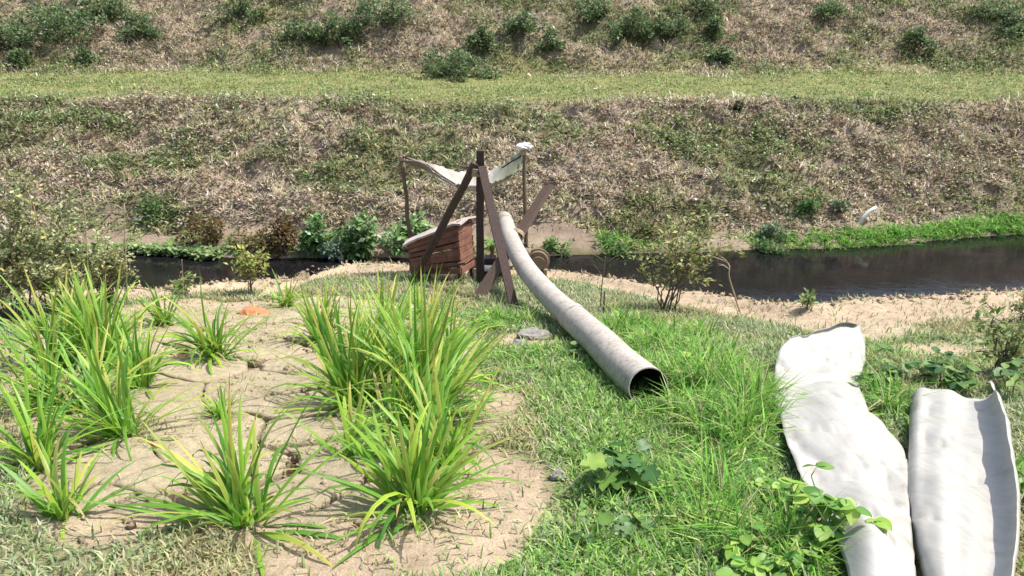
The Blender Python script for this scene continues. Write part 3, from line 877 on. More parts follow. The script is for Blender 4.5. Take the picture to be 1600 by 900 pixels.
def pole(name, label, base, top, r0, r1, mat, bends=0.03, seed=0, extra=None):
    o = empty(name, base, label, 'pole')
    rnd = random.Random(seed); pts = []
    for k in range(9):
        t = k / 8; p = (base - Vector((0, 0, .15))).lerp(top, t) - base
        p += Vector((rnd.uniform(-1, 1), rnd.uniform(-1, 1), 0)) * bends * (0 if k in (0,) else 1)
        pts.append(p)
    V, F = tube_np(pts, [r0 + (r1 - r0) * k / 8 for k in range(9)], 9)
    link('shaft', tri_mesh('shaft', V, F, None, True), mat, o)
    return o
lb = hit(648, 428); lt = y_point(626, 236, lb.y)
lpole = pole('wooden_pole', 'thin grey brown pole left of the rusty box holding the cloth', lb, lt, 0.05, 0.035, M['wood_grey'], 0.02, 1)
rb = hit(823, 428); rt = y_point(818, 229, rb.y)
rpole = pole('wooden_pole', 'thin dark pole behind the pipe with a white rag on top', rb, rt, 0.045, 0.035, M['wood_grey'], 0.015, 2)
# rag at the top of the right pole
bm = bmesh.new()
bmesh.ops.create_icosphere(bm, subdivisions=3, radius=0.11)
for v in bm.verts:
    d = v.co.normalized()
    v.co = Vector((v.co.x * 1.25, v.co.y, v.co.z * 0.6)) * (0.7 + 0.7 * float(vnoise(d.x * 3 + 5, d.y * 3 + d.z * 4, 3)))
    v.co += rt - rb + Vector((0.02, 0, 0.0))
bm_obj('rag', bm, M['bone'], rpole, label='white rag tied to the pole top')

# hanging cloth between the poles
up_px = [(634, 246), (660, 251), (690, 261), (715, 268), (740, 270), (770, 266), (792, 252), (806, 241), (818, 232)]
lo_px = [(634, 250), (662, 256), (690, 277), (715, 290), (740, 293), (768, 287), (790, 279), (806, 271), (817, 262)]
cl = empty('hanging_cloth', lb, 'torn white and olive cloth sagging between the two thin poles', 'cloth')
nu, nv = 48, 10
Ux = np.linspace(0, 1, nu)
def interp_px(lst, u):
    a = np.array(lst, float); t = np.linspace(0, 1, len(a))
    return np.interp(u, t, a[:, 0]), np.interp(u, t, a[:, 1])
ux, uy = interp_px(up_px, Ux); lx, ly = interp_px(lo_px, Ux)
V = []; C = []
for i in range(nu):
    wth = math.sin(math.pi * (0.08 + 0.84 * Ux[i])) ** 0.7
    far = np.array(y_point(ux[i], uy[i], lb.y + 0.06 + 0.55 * wth)); near = np.array(y_point(lx[i], ly[i], lb.y + 0.0 - 0.75 * wth))
    for j in range(nv):
        s = j / (nv - 1)
        p = far * (1 - s) + near * s
        p[2] -= 0.20 * wth * math.sin(math.pi * s) + 0.05 * wth * (fbm(i * .35, j * .6, 4, 3) - .5)
        if j in (0, nv - 1): p[1] += 0.22 * (vnoise(i * .9, j * 2.0, 14) - .5); p[2] += 0.05 * (vnoise(i * 1.1, j * 2.0, 24) - .5)
        V.append(p - np.array(lb))
        g = float(smooth(0.55, 0.8, Ux[i] + 0.12 * (vnoise(i * .3, j * .5, 9) - .5)))
        d = float(smooth(0.3, 0.1, Ux[i])) if False else float(1 - smooth(0.08, 0.3, Ux[i]))
        c = np.array([0.37, 0.355, 0.32]) * (0.75 + 0.5 * vnoise(i * .8, j * 1.3, 19)) * (1 - g) + np.array([0.22, 0.23, 0.15]) * g
        c = c * (1 - d) + np.array([0.2, 0.17, 0.14]) * d
        C.append(c)
F = []
for i in range(nu - 1):
    for j in range(nv - 1):
        u = Ux[i]
        if 0.16 < u < 0.42 and (j in (2, 6)) and vnoise(i * .4, j * 3.0, 12) > 0.5: continue
        if u > .62 and j in (4,) and vnoise(i * .5, 7.0, 13) > .6: continue
        a = i * nv + j
        F.append((a, a + nv, a + nv + 1, a + 1))
me = tri_mesh('sheet', V, F, np.array(C), True)
o = link('cloth_sheet', me, M['cloth'], cl)
md = o.modifiers.new('thick', 'SOLIDIFY'); md.thickness = 0.012
def rope(pts, r, parent, name='rope', mat=None):
    V, F = tube_np([Vector(p) - Vector(parent.location) for p in pts], [r] * len(pts), 6)
    return link(name, tri_mesh(name, V, F, None, True), mat or M['wood_dark'], parent)
rope([y_point(628, 244, lb.y - .03), y_point(645, 251, lb.y - .1), y_point(668, 258, lb.y - .25), y_point(690, 275, lb.y - .5), y_point(716, 291, lb.y - .72)], 0.018, cl)
rope([y_point(818, 236, rb.y - .04), y_point(812, 246, rb.y + .02), y_point(800, 252, rb.y + .2), y_point(785, 262, rb.y + .4)], 0.015, cl)

def lashing(parent, c, ax, r, turns=4, pitch=0.022):
    ax = Vector(ax).normalized(); ref = Vector((1, 0, 0)) if abs(ax.x) < .8 else Vector((0, 1, 0))
    u = ax.cross(ref).normalized(); v = ax.cross(u); pts_ = []
    for k in range(turns * 10 + 1):
        a = k * 0.6283
        pts_.append(Vector(c) + (u * math.cos(a) + v * math.sin(a)) * r * (1 + .06 * math.sin(a * 3.3)) + ax * pitch * (a / 6.283 - turns / 2))
    V, F = tube_np([p - Vector(parent.location) for p in pts_], [0.012] * len(pts_), 5)
    link('lashing', tri_mesh('lashing', V, F, None, True), M['stalk'], parent)
lashing(tri, y_point(749, 268, foot_c.y - .06), (0, 0, 1), 0.15, 6)
lashing(cl, y_point(628, 247, lb.y), (0, 0, 1), 0.05, 4)
lashing(cl, y_point(818, 238, rb.y), (0, 0, 1), 0.05, 4)
lashing(pl, p_lo.lerp(p_hi, 0.52), p_hi - p_lo, 0.12, 4)

# ------------------------------------------------------------------ rusty pump box
bx_loc = hit(694, 441)
box = empty('pump_box', bx_loc, 'rusty red brown slatted box with a pale slanting lid behind the tripod', 'box')
box.rotation_euler = (math.radians(-4), math.radians(-5), math.radians(-16))
W_, D_, H0, H1 = 1.0, 0.74, 0.84, 1.2       # left and right heights
def slat(x0, x1, z0, z1, y, th, seed, parent, axis='x', name='slat'):
    rnd = random.Random(seed); bm = bmesh.new()
    j = lambda: rnd.uniform(-.016, .016)
    pts = [(x0 + j(), z0[0] + j()), (x1 + j(), z0[1] + j()), (x1 + j(), z1[1] + j()), (x0 + j(), z1[0] + j())]
    y += rnd.uniform(-.008, .008)
    if axis == 'x': vv = [[bm.verts.new((a, yy, b)) for a, b in pts] for yy in (y, y + th)]
    else: vv = [[bm.verts.new((yy, a, b)) for a, b in pts] for yy in (y, y + th)]
    bm.faces.new(vv[0]); bm.faces.new(vv[1][::-1])
    for k in range(4): bm.faces.new((vv[0][k], vv[0][(k + 1) % 4], vv[1][(k + 1) % 4], vv[1][k]))
    bmesh.ops.recalc_face_normals(bm, faces=bm.faces)
    bmesh.ops.bevel(bm, geom=list(bm.edges), offset=0.005, segments=1, affect='EDGES')
    return bm_obj(name, bm, M['rust'], parent)
ns = 8; B0 = 0.24
for k in range(ns):
    f0, f1 = k / ns, (k + 0.93) / ns
    zz = lambda f, xr: B0 + f * ((H0 if xr == 0 else H1) - B0 - 0.0)
    slat(-W_ / 2, W_ / 2, (zz(f0, 0), zz(f0, 1)), (zz(f1, 0), zz(f1, 1)), -D_ / 2, 0.02, 30 + k, box)
    slat(-W_ / 2, W_ / 2, (zz(f0, 0), zz(f0, 1)), (zz(f1, 0), zz(f1, 1)), D_ / 2, 0.02, 50 + k, box)
    slat(-D_ / 2 + .03, D_ / 2 - .01, (zz(f0, 1),) * 2, (zz(f1, 1),) * 2, W_ / 2 - .02, 0.02, 70 + k, box, 'y')
    slat(-D_ / 2 + .03, D_ / 2 - .01, (zz(f0, 0),) * 2, (zz(f1, 0),) * 2, -W_ / 2, 0.02, 90 + k, box, 'y')
bm = bmesh.new()
for i in range(9):
    for j in range(7):
        u, v = i / 8 - .5, j / 6 - .5
        bm.verts.new((u * (W_ + .16), v * (D_ + .14), (H0 + H1) / 2 + u * (H1 - H0) * 1.06 + 0.045 + 0.07 * (float(vnoise(i * .6, j * .7, 44)) - .5) - 0.10 * u * u - 0.16 * v * v))
bm.verts.ensure_lookup_table()
for i in range(8):
    for j in range(6):
        a = i * 7 + j; bm.faces.new([bm.verts[q] for q in (a, a + 7, a + 8, a + 1)])
o = bm_obj('lid', bm, M['lid'], box)
md = o.modifiers.new('thick', 'SOLIDIFY'); md.thickness = 0.035
for sx in (-1, 1):
    for sy in (-1, 1):
        b2 = beam_bm((sx * (W_ / 2 - .06), sy * (D_ / 2 + .03 * sy * 0 - .05), -.12), (sx * (W_ / 2 - .06), sy * (D_ / 2 - .05), (H0 if sx < 0 else H1) - .05), 0.055, 0.055, seed=sx + 3 * sy + 10)
        bm_obj('leg', b2, M['wood_brown'], box)
b2 = beam_bm((-W_ / 2 + .1, -D_ / 2 - .035, 0.22), (W_ / 2 + .1, -D_ / 2 - .035, 0.45), 0.035, 0.03, seed=21)
bm_obj('rail', b2, M['wood_brown'], box)
b2 = beam_bm((-W_ / 2 + .25, -D_ / 2 - .06, -.05), (-W_ / 2 + .1, -D_ / 2 - .06, 0.30), 0.03, 0.03, seed=22)
bm_obj('rail', b2, M['wood_grey'], box)

# black engine between the post and the plank
def cyl(bm, p0, p1, r, seg=20, r2=None):
    p0, p1 = Vector(p0), Vector(p1); d = p1 - p0
    mt = Matrix.Translation((p0 + p1) / 2) @ d.to_track_quat('Z', 'Y').to_matrix().to_4x4()
    bmesh.ops.create_cone(bm, cap_ends=True, segments=seg, radius1=r, radius2=r if r2 is None else r2, depth=d.length, matrix=mt)
def boxbm(bm, c, s, bev=0.012):
    g = bmesh.ops.create_cube(bm, size=1, matrix=Matrix.Translation(c) @ Matrix.Diagonal((*s, 1)))
    es = list({e for v in g['verts'] for e in v.link_edges})
    bmesh.ops.bevel(bm, geom=es, offset=bev, segments=2, affect='EDGES')
en = empty('pump_engine', hit(768, 437), 'black oily engine low between the tripod post and the pipe', 'engine')
bm = bmesh.new(); boxbm(bm, (0, 0, .22), (.34, .42, .28)); boxbm(bm, (-.02, 0, .40), (.22, .3, .10)); bm_obj('engine_block', bm, M['black'], en)
bm = bmesh.new(); cyl(bm, (.17, 0, .24), (.24, 0, .24), .17, 24); bm_obj('flywheel', bm, M['black'], en)
bm = bmesh.new(); cyl(bm, (.02, -.1, .44), (.02, -.1, .62), .035); cyl(bm, (.02, -.1, .62), (.02, -.1, .70), .05); bm_obj('exhaust', bm, M['rust'], en)
bm = bmesh.new(); cyl(bm, (-.12, -.24, .30), (.12, -.24, .30), .06); bm_obj('fuel_tank', bm, M['bone'], en)
for s_ in (-1, 1):
    bm = bmesh.new(); boxbm(bm, (s_ * .13, 0, .03), (.06, .6, .14)); bm_obj('skid', bm, M['wood_dark'], en)

pm = empty('water_pump', hit(840, 428), 'muddy round water pump at the bank edge just right of the pipe', 'pump')
bm = bmesh.new()
bmesh.ops.create_cone(bm, cap_ends=True, segments=28, radius1=0.24, radius2=0.24, depth=0.14, matrix=Matrix.Translation((0, 0, .27)) @ Matrix.Rotation(math.pi / 2, 4, 'X'))
bmesh.ops.bevel(bm, geom=[e for e in bm.edges if e.calc_face_angle(0) > 1], offset=0.05, segments=3, affect='EDGES')
bm_obj('casing', bm, M['mudiron'], pm)
bm = bmesh.new(); cyl(bm, (0, -.07, .27), (0, -.2, .27), .09, 20); cyl(bm, (0, -.18, .27), (0, -.21, .27), .13, 20); bm_obj('inlet_flange', bm, M['mudiron'], pm)
bm = bmesh.new(); cyl(bm, (-.16, 0, .4), (-.34, 0, .46), .10, 20); bm_obj('outlet', bm, M['mudiron'], pm)
for s_ in (-1, 1):
    bm = bmesh.new(); boxbm(bm, (s_ * .14, 0, .03), (.07, .3, .18)); bm_obj('foot', bm, M['mudiron'], pm)

# ------------------------------------------------------------------ white plastic sheets in the grass
def sheet_from_rows(name, rows, nu, lift, label, mat, curl=None, sub=8, thick=0.0025, part='sheet'):
    """rows: (left px, right px) down the length; lift(s, u) height above the ground; curl adds a rolled edge."""
    n = len(rows)
    S = np.linspace(0, n - 1, (n - 1) * sub + 1)
    a = np.array(rows, float).reshape(n, 4)
    from_rows = []
    for s in S:
        i = min(int(s), n - 2); t = s - i
        p0, p1, p2, p3 = a[max(i - 1, 0)], a[i], a[i + 1], a[min(i + 2, n - 1)]
        from_rows.append(0.5 * (2 * p1 + (p2 - p0) * t + (2 * p0 - 5 * p1 + 4 * p2 - p3) * t * t + (3 * p1 - p0 - 3 * p2 + p3) * t ** 3))
    V = []
    for k, r4 in enumerate(from_rows):
        s = S[k] / (n - 1)
        L = hit(r4[0], r4[1], lift(s, 0)); Rr = hit(r4[2], r4[3], lift(s, 1))
        side = (Rr - L); sd = side.normalized()
        for q in range(nu + 1):
            u = q / nu
            p = L.lerp(Rr, u)
            gl = float(near_base(np.array(p.y))) 
            p.z = max(gl + lift(s, u), gl + 0.03) if True else p.z
            p.z += 0.055 * (float(fbm(np.array(p.x * 4.5), np.array(p.y * 2.2), 88, 3)) - .5) - 0.05 * math.exp(-abs(float(fbm(np.array(p.x * 2.2 + p.y), np.array(p.y * 1.4), 89, 2)) - .5) / 0.02)
            V.append(p)
        if curl:
            rad, ang, m = curl(s)
            base = V[-1].copy()
            for q in range(1, m + 1):
                th = ang * q / m
                V.append(base + sd * (rad * math.sin(th)) + Vector((0, 0, rad * (1 - math.cos(th)))))
    cols = nu + 1 + (curl(0)[2] if curl else 0)
    base = V[0].copy(); base = Vector((np.mean([v.x for v in V]), np.mean([v.y for v in V]), 0)); base.z = float(near_base(np.array(base.y)))
    o = empty(name, base, label, 'plastic sheet', 'white plastic sheets in the grass')
    F = []
    for k in range(len(from_rows) - 1):
        for q in range(cols - 1):
            i = k * cols + q; F.append((i, i + cols, i + cols + 1, i + 1))
    me = tri_mesh(part, np.array([tuple(v - base) for v in V]), F, None, True)
    ob = link(part, me, mat, o)
    md = ob.modifiers.new('thick', 'SOLIDIFY'); md.thickness = thick; md.offset = 0
    return o

def lift1(s, u):
    arch = 0.06 * math.sin(math.pi * u) 
    head = 0.22 * max(0, 1 - s / 0.27) ** 1.1
    return 0.11 + arch * (0.4 + s) + head + 0.035 * math.sin(s * 17 + u) * math.sin(u * 2.5) - 0.05 * math.exp(-((s - 0.31 + .02 * u) / 0.012) ** 2) + 0.012 * math.sin(u * 9 + s * 6)
sheet_from_rows('plastic_sheet', rows1, 28, lift1, 'left white plastic sheet, long and bent, with its upper end raised', M['sheet'])
def lift2(s, u):
    return 0.16 + 0.035 * math.sin(math.pi * min(1, u * 1.15)) - 0.06 * max(0, 1 - u / 0.12) ** 2 + 0.008 * math.sin(u * 14 + s * 5)
sheet_from_rows('plastic_sheet', rows2, 26, lift2, 'right white plastic sheet with its right edge rolled up', M['sheet'], curl=lambda s: (0.085 + 0.02 * math.sin(s * 5), 2.6 - 0.5 * s, 10))

# ------------------------------------------------------------------ rice plot: cracked clay and rice plants
def clip_half(poly, m, nrm):
    out = []
    for i in range(len(poly)):
        a, b = poly[i], poly[(i + 1) % len(poly)]
        da, db = (a - m) @ nrm, (b - m) @ nrm
        if da <= 0: out.append(a)
        if (da < 0 < db) or (db < 0 < da): out.append(a + (b - a) * (da / (da - db)))
    return out

bed_c = (np.mean([p[0] for p in BED]), np.mean([p[1] for p in BED]))
pts = []
rr = np.random.default_rng(5)
bx = np.array([p[0] for p in BED]); by = np.array([p[1] for p in BED])
tries = 0
while len(pts) < 70 and tries < 20000:
    tries += 1
    p = np.array([rr.uniform(bx.min() - .5, bx.max() + .5), rr.uniform(by.min() - .5, by.max() + .5)])
    if not in_poly(np.array([p[0]]), np.array([p[1]]), BED)[0]: continue
    if all(np.linalg.norm(p - q) > 0.36 + 0.06 * p[1] for q in pts): pts.append(p)
soil_base = link('cracked_soil', None, None)
bpy.data.objects.remove(soil_base)
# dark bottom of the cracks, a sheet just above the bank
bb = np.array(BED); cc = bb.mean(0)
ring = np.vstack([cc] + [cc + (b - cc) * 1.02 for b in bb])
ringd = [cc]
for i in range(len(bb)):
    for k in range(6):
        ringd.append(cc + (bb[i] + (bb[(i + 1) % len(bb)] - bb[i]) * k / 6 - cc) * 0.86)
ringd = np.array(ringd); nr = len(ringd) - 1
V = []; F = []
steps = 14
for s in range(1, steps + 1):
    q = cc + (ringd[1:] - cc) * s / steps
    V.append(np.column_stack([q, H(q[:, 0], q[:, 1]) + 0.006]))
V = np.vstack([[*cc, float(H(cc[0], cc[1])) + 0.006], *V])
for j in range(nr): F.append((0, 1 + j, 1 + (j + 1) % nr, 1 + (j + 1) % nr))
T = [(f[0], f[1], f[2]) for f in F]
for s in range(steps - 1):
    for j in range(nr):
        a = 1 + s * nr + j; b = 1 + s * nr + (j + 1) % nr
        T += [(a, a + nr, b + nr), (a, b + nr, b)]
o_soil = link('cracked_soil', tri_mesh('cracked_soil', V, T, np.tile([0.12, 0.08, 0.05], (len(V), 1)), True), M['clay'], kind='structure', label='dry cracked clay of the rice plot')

def warp(w):
    a = 0.30 * (vnoise(w[:, 0] * 1.4, w[:, 1] * 1.4, 55) - .5) + 0.07 * (vnoise(w[:, 0] * 6, w[:, 1] * 6, 155) - .5)
    b = 0.30 * (vnoise(w[:, 0] * 1.4, w[:, 1] * 1.4, 56) - .5) + 0.07 * (vnoise(w[:, 0] * 6, w[:, 1] * 6, 156) - .5)
    return w + np.stack([a, b], -1)
for i, p in enumerate(pts):
    poly = [np.array(b) for b in BED]
    for j, q in enumerate(pts):
        if i == j: continue
        d = q - p; L = np.linalg.norm(d)
        if L > 3.2: continue
        g = random.Random(min(i, j) * 100 + max(i, j)).choice((0.004, 0.007, 0.012, 0.02, 0.03, 0.04, 0.05))
        poly = clip_half(poly, (p + q) / 2 - d / L * g, d / L)
        if len(poly) < 3: break
    if len(poly) < 3: continue
    out = []
    for k in range(len(poly)):
        a, b = poly[k], poly[(k + 1) % len(poly)]
        m = max(1, int(np.linalg.norm(b - a) / 0.07))
        for s in range(m): out.append(a + (b - a) * s / m)
    raw = np.array(out); c0 = raw.mean(0); m = len(raw)
    hgt = 0.014 * rr.random(); tone = TAN * np.array([0.98, 1.06, 1.02]) * rr.uniform(0.94, 1.08)
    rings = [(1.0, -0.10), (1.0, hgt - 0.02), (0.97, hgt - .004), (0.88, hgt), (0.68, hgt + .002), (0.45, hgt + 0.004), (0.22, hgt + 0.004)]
    V = []; C = []
    for f, hh in rings + [(0.0, hgt + .004)]:
        q = warp(c0 + (raw - c0) * f) if f else warp(c0[None])
        rim = smooth(0.90, 1.0, bed_r(q[:, 0], q[:, 1]))
        zz = near_s(q[:, 0], q[:, 1]) + hh * (1 - rim) - 0.03 * rim + 0.05 * (1 - rim) * (fbm(q[:, 0] * 3.5, q[:, 1] * 3.5, 57, 4) - .45)
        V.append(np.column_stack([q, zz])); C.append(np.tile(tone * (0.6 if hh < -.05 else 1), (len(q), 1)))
    V = np.vstack(V); C = np.vstack(C); T = []
    nr_ = len(rings)
    for s in range(nr_ - 1):
        for j in range(m):
            a, b = s * m + j, s * m + (j + 1) % m
            T += [(a, b, b + m), (a, b + m, a + m)]
    for j in range(m): T.append(((nr_ - 1) * m + j, (nr_ - 1) * m + (j + 1) % m, nr_ * m))
    link('clay_plate', tri_mesh('clay_plate', V, T, C, True), M['clay'], o_soil)

# crumbs of clay lying on the plates
n = 2600
bq = np.array(BED)
x = bq[:, 0].min() + np.ptp(bq[:, 0]) * RNG.random(n); y = bq[:, 1].min() + np.ptp(bq[:, 1]) * RNG.random(n)
k_ = (bed_r(x, y) < 1.05) & (RNG.random(n) < smooth(0.4, 0.65, fbm(x * 1.8, y * 1.8, 67, 3))); x, y = x[k_], y[k_]; n = len(x)
sz = 0.006 + 0.03 * RNG.random(n) ** 3
oc = np.array([(1, 0, 0), (-1, 0, 0), (0, 1, 0), (0, -1, 0), (0, 0, 1), (0, 0, -.6)], float)
of = np.array([(0, 2, 4), (2, 1, 4), (1, 3, 4), (3, 0, 4), (2, 0, 5), (1, 2, 5), (3, 1, 5), (0, 3, 5)])
V = (oc[None] * (0.6 + 0.7 * RNG.random((n, 6, 1)))) * sz[:, None, None] + np.stack([x, y, near_s(x, y) + 0.012], -1)[:, None]
V = V + 0.25 * sz[:, None, None] * RNG.standard_normal((n, 6, 3))
T = (of[None] + (np.arange(n) * 6)[:, None, None]).reshape(-1, 3)
link('clay_crumbs', tri_mesh('clay_crumbs', V.reshape(-1, 3), T, np.repeat(TAN * (0.8 + 0.35 * RNG.random((n, 1))), 6, 0)), M['clay'], kind='stuff', label='small clay crumbs scattered over the cracked clay')

# clods along the broken rim of the near bank
n = 2600
x = -9 + 20 * RNG.random(n); y = edge_y(x) - 0.9 * RNG.random(n) ** 1.6 + 0.25
sz = 0.012 + 0.05 * RNG.random(n) ** 4
V = (oc[None] * (0.6 + 0.7 * RNG.random((n, 6, 1)))) * sz[:, None, None] + np.stack([x, y, near_s(x, y) + 0.3 * sz], -1)[:, None]
V = V + 0.25 * sz[:, None, None] * RNG.standard_normal((n, 6, 3))
T = (of[None] + (np.arange(n) * 6)[:, None, None]).reshape(-1, 3)
link('rim_clods', tri_mesh('rim_clods', V.reshape(-1, 3), T, np.repeat(TAN * (0.7 + 0.4 * RNG.random((n, 1))), 6, 0)), M['soil'], kind='stuff', label='small clods along the broken rim of the near bank')

# blade shapes shared by all the rice plants
def rice_blade(a0, k, tipc, seed):
    rnd = random.Random(seed); n = 8
    pos = np.zeros(2); V = []; C = []
    for i in range(n + 1):
        t = i / n; ang = a0 + k * t ** 1.6
        if i: pos = pos + np.array([math.sin(ang), math.cos(ang)]) / n
        w = 0.0135 * (0.55 + 1.1 * t) if t < 0.4 else 0.0135 * 0.99 * max(0.0, 1 - ((t - .4) / .6) ** 1.8)
        tw = 0.25 * math.sin(t * 2 + seed)
        nx, nz = math.cos(ang), -math.sin(ang)
        for s in (-1, 0, 1):
            V.append((pos[0] + nx * (abs(s) * w * 0.35 + tw * s * w), s * w, pos[1] + nz * (abs(s) * w * .35 + tw * s * w)))
            g = np.array([0.17, 0.38, 0.035]) * (1 - t) + np.array(tipc) * t
            if t < .12: g = np.array([0.22, 0.30, 0.10])
            C.append(g * (0.85 if s == 0 else 1))
    T = []
    for i in range(n):
        for s in range(2):
            a = i * 3 + s; T += [(a, a + 1, a + 4), (a, a + 4, a + 3)]
    me = tri_mesh('rice_blade', V, T, np.array(C), True); me.materials.append(M['rice'])
    return me
TIP = [(0.24, 0.46, 0.05), (0.17, 0.38, 0.05), (0.32, 0.50, 0.07), (0.50, 0.48, 0.12), (0.13, 0.31, 0.07), (0.28, 0.50, 0.10)]
TIP2 = TIP[:3] + [(0.55, 0.42, 0.16)] + TIP[4:]
BL = [rice_blade(a0, k, TIP[i % 6], i) for i, (a0, k) in enumerate([(0.08, 0.45), (0.05, 1.0), (0.12, 1.7), (0.05, 0.2), (0.1, 2.3), (0.08, 0.7), (0.1, 1.3), (0.04, 0.3), (0.02, 2.8), (0.1, 0.9)])] + [rice_blade(0.1, 1.9, (0.50, 0.38, 0.17), 31), rice_blade(0.1, 2.6, (0.46, 0.33, 0.16), 32)]
def rice(px, py, n, L, spread, label, bias=None, wide=1.0, seed=0):
    rnd = random.Random(seed + 100); vary = rnd.uniform(0.95, 1.6); n = int(n * rnd.uniform(.8, 1.25)); leanv = (rnd.gauss(0, .12), rnd.gauss(0, .12))
    p = hit(px, py); p.z = float(near_s(np.array(p.x), np.array(p.y))) - 0.01
    o = empty('rice_plant', p, label, 'rice plant', 'rice plants on the cracked clay')
    o.rotation_euler = (leanv[0], leanv[1], 0)
    for k in range(int(n * 2.1)):
        me = rnd.choice(BL[:10]) if rnd.random() > .06 else BL[10 + k % 2]
        b = link('blade', me, None, o)
        yaw = rnd.uniform(0, 6.283)
        if bias is not None and rnd.random() < 0.55: yaw = bias + rnd.gauss(0, 0.6)
        tilt = abs(rnd.gauss(0, spread * vary))
        l_ = L * (rnd.uniform(0.45, 1.0) if rnd.random() < .55 else rnd.uniform(1.0, 1.32))
        b.location = (rnd.gauss(0, .05) * L, rnd.gauss(0, .05) * L, -0.02)
        b.rotation_euler = (0, min(tilt, 1.25), yaw)
        wf = wide * rnd.uniform(.75, 1.2) * (0.8 + 0.04 * p.y)
        b.scale = (l_, wf, l_)
    return o
rice(340, 572, 46, 0.80, 0.38, 'upright dark green rice plant at the back centre of the cracked clay', seed=1)
rice(165, 590, 60, 0.92, 0.45, 'dense tall rice plant at the back left of the cracked clay', 2.2, seed=2)
rice(200, 700, 56, 0.78, 0.55, 'dark rice plant at the left edge with blades fanned to the left', 2.6, seed=3)
rice(385, 820, 44, 0.72, 0.62, 'front rice plant with long blades reaching up to the left', 2.3, 1.1, seed=4)
rice(560, 650, 70, 0.92, 0.42, 'large bright rice plant right of the centre crack', 1.2, seed=5)
rice(655, 640, 70, 0.95, 0.4, 'tallest dense rice plant at the right edge of the plot', 1.7, seed=6)
rice(650, 800, 62, 0.60, 0.62, 'low spreading rice plant at the front right corner', 1.6, 1.1, seed=7)
rice(352, 668, 26, 0.26, 0.5, 'smallest stubby rice plant in the middle of the bare clay', seed=8, wide=.6)
rice(505, 545, 40, 0.72, 0.36, 'upright rice plant at the back right of the cracked clay', seed=9)
rice(100, 812, 26, 0.48, 0.6, 'small rice plant in the front left corner of the plot', 2.4, seed=10)
rice(85, 640, 36, 0.80, 0.5, 'rice plant at the far left edge of the plot', seed=11)
rice(690, 735, 44, 0.66, 0.5, 'rice plant at the right edge between the tallest and the front one', 1.8, seed=12)
rice(600, 560, 44, 0.85, 0.4, 'rice plant behind the large bright one', seed=13)
rice(260, 520, 34, 0.62, 0.45, 'rearmost rice plant at the left of the plot', seed=14)
rice(665, 545, 40, 0.78, 0.35, 'rearmost rice plant at the right of the plot', seed=15)
rice(450, 488, 26, 0.55, 0.45, 'rice plant behind the orange lump at the back of the plot', seed=16)
rice(60, 735, 34, 0.62, 0.55, 'rice plant at the left edge nearer than the dark fanned one', 2.2, seed=17)
rice(545, 740, 30, 0.5, 0.6, 'thin rice plant between the centre crack and the front right plants', 1.0, seed=18)
rice(620, 700, 40, 0.72, 0.5, 'rice plant in front of the two largest right ones', 0.9, seed=19)
rice(225, 620, 34, 0.66, 0.5, 'rice plant between the dense back left one and the fanned one', 2.0, seed=20)
rice(120, 530, 40, 0.72, 0.42, 'rear left rice plant before the tangled shrubs', seed=21)
rice(660, 692, 48, 0.85, 0.45, 'rice plant at the right edge just in front of the tallest one', 0.8, seed=22)
rice(600, 615, 44, 0.9, 0.45, 'rice plant between the large bright one and the tallest one', 1.2, seed=23)
rice(95, 590, 46, 0.9, 0.5, 'rice plant left of the dense back left one', 2.2, seed=24)
rice(700, 600, 40, 0.8, 0.4, 'rice plant beside the grass at the right rim of the plot', 1.9, seed=25)
rice(140, 660, 40, 0.75, 0.55, 'rice plant left of the dark fanned one', 2.4, seed=26)
# stubble and small weeds on the clay
n = 20000
x = bx.min() + (bx.max() - bx.min()) * RNG.random(n); y = by.min() + (by.max() - by.min()) * RNG.random(n)
k_ = (bed_r(x, y) < 1.0) & (RNG.random(n) < smooth(0.45, 0.7, fbm(x * 2.4, y * 2.4, 66, 3)))
x, y = x[k_], y[k_]; n = len(x)
col = palette(n, [(0.45, 0.36, 0.2), (0.30, 0.22, 0.12), (0.2, 0.28, 0.08), (0.3, 0.36, 0.12)], [3, 2, 2, 2])
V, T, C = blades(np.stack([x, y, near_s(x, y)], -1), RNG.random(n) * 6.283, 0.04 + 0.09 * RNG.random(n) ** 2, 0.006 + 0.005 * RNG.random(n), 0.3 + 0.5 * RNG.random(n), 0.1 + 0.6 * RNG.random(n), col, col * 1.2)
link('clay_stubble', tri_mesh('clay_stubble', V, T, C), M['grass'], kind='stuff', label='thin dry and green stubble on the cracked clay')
# red brick lump and a clod in the cracked soil
def lump(name, loc, s, mat, label, cat, seed, sub=3, flat=0.6, group=None):
    bm = bmesh.new(); bmesh.ops.create_icosphere(bm, subdivisions=sub, radius=1)
    for v in bm.verts:
        d = v.co.copy(); f = 0.72 + 0.5 * float(vnoise(d.x * 1.7 + seed, d.y * 1.7 + d.z * 1.3, seed)) + 0.35 * float(vnoise(d.x * 5 + seed, d.y * 5 + d.z * 5, seed + 1))
        v.co = Vector((d.x * s[0] * f, d.y * s[1] * f, d.z * s[2] * f + s[2] * flat))
    me = bpy.data.meshes.new(name); bm.to_mesh(me); bm.free()
    o = link(name, me, mat, label=label, cat=cat, group=group); o.location = loc
    return o
lump('clay_lump', hit(400, 500) + Vector((0, 0, .02)), (0.2, 0.15, 0.09), M['brick'], 'orange brick coloured lump behind the rice plants', 'clod', 3)

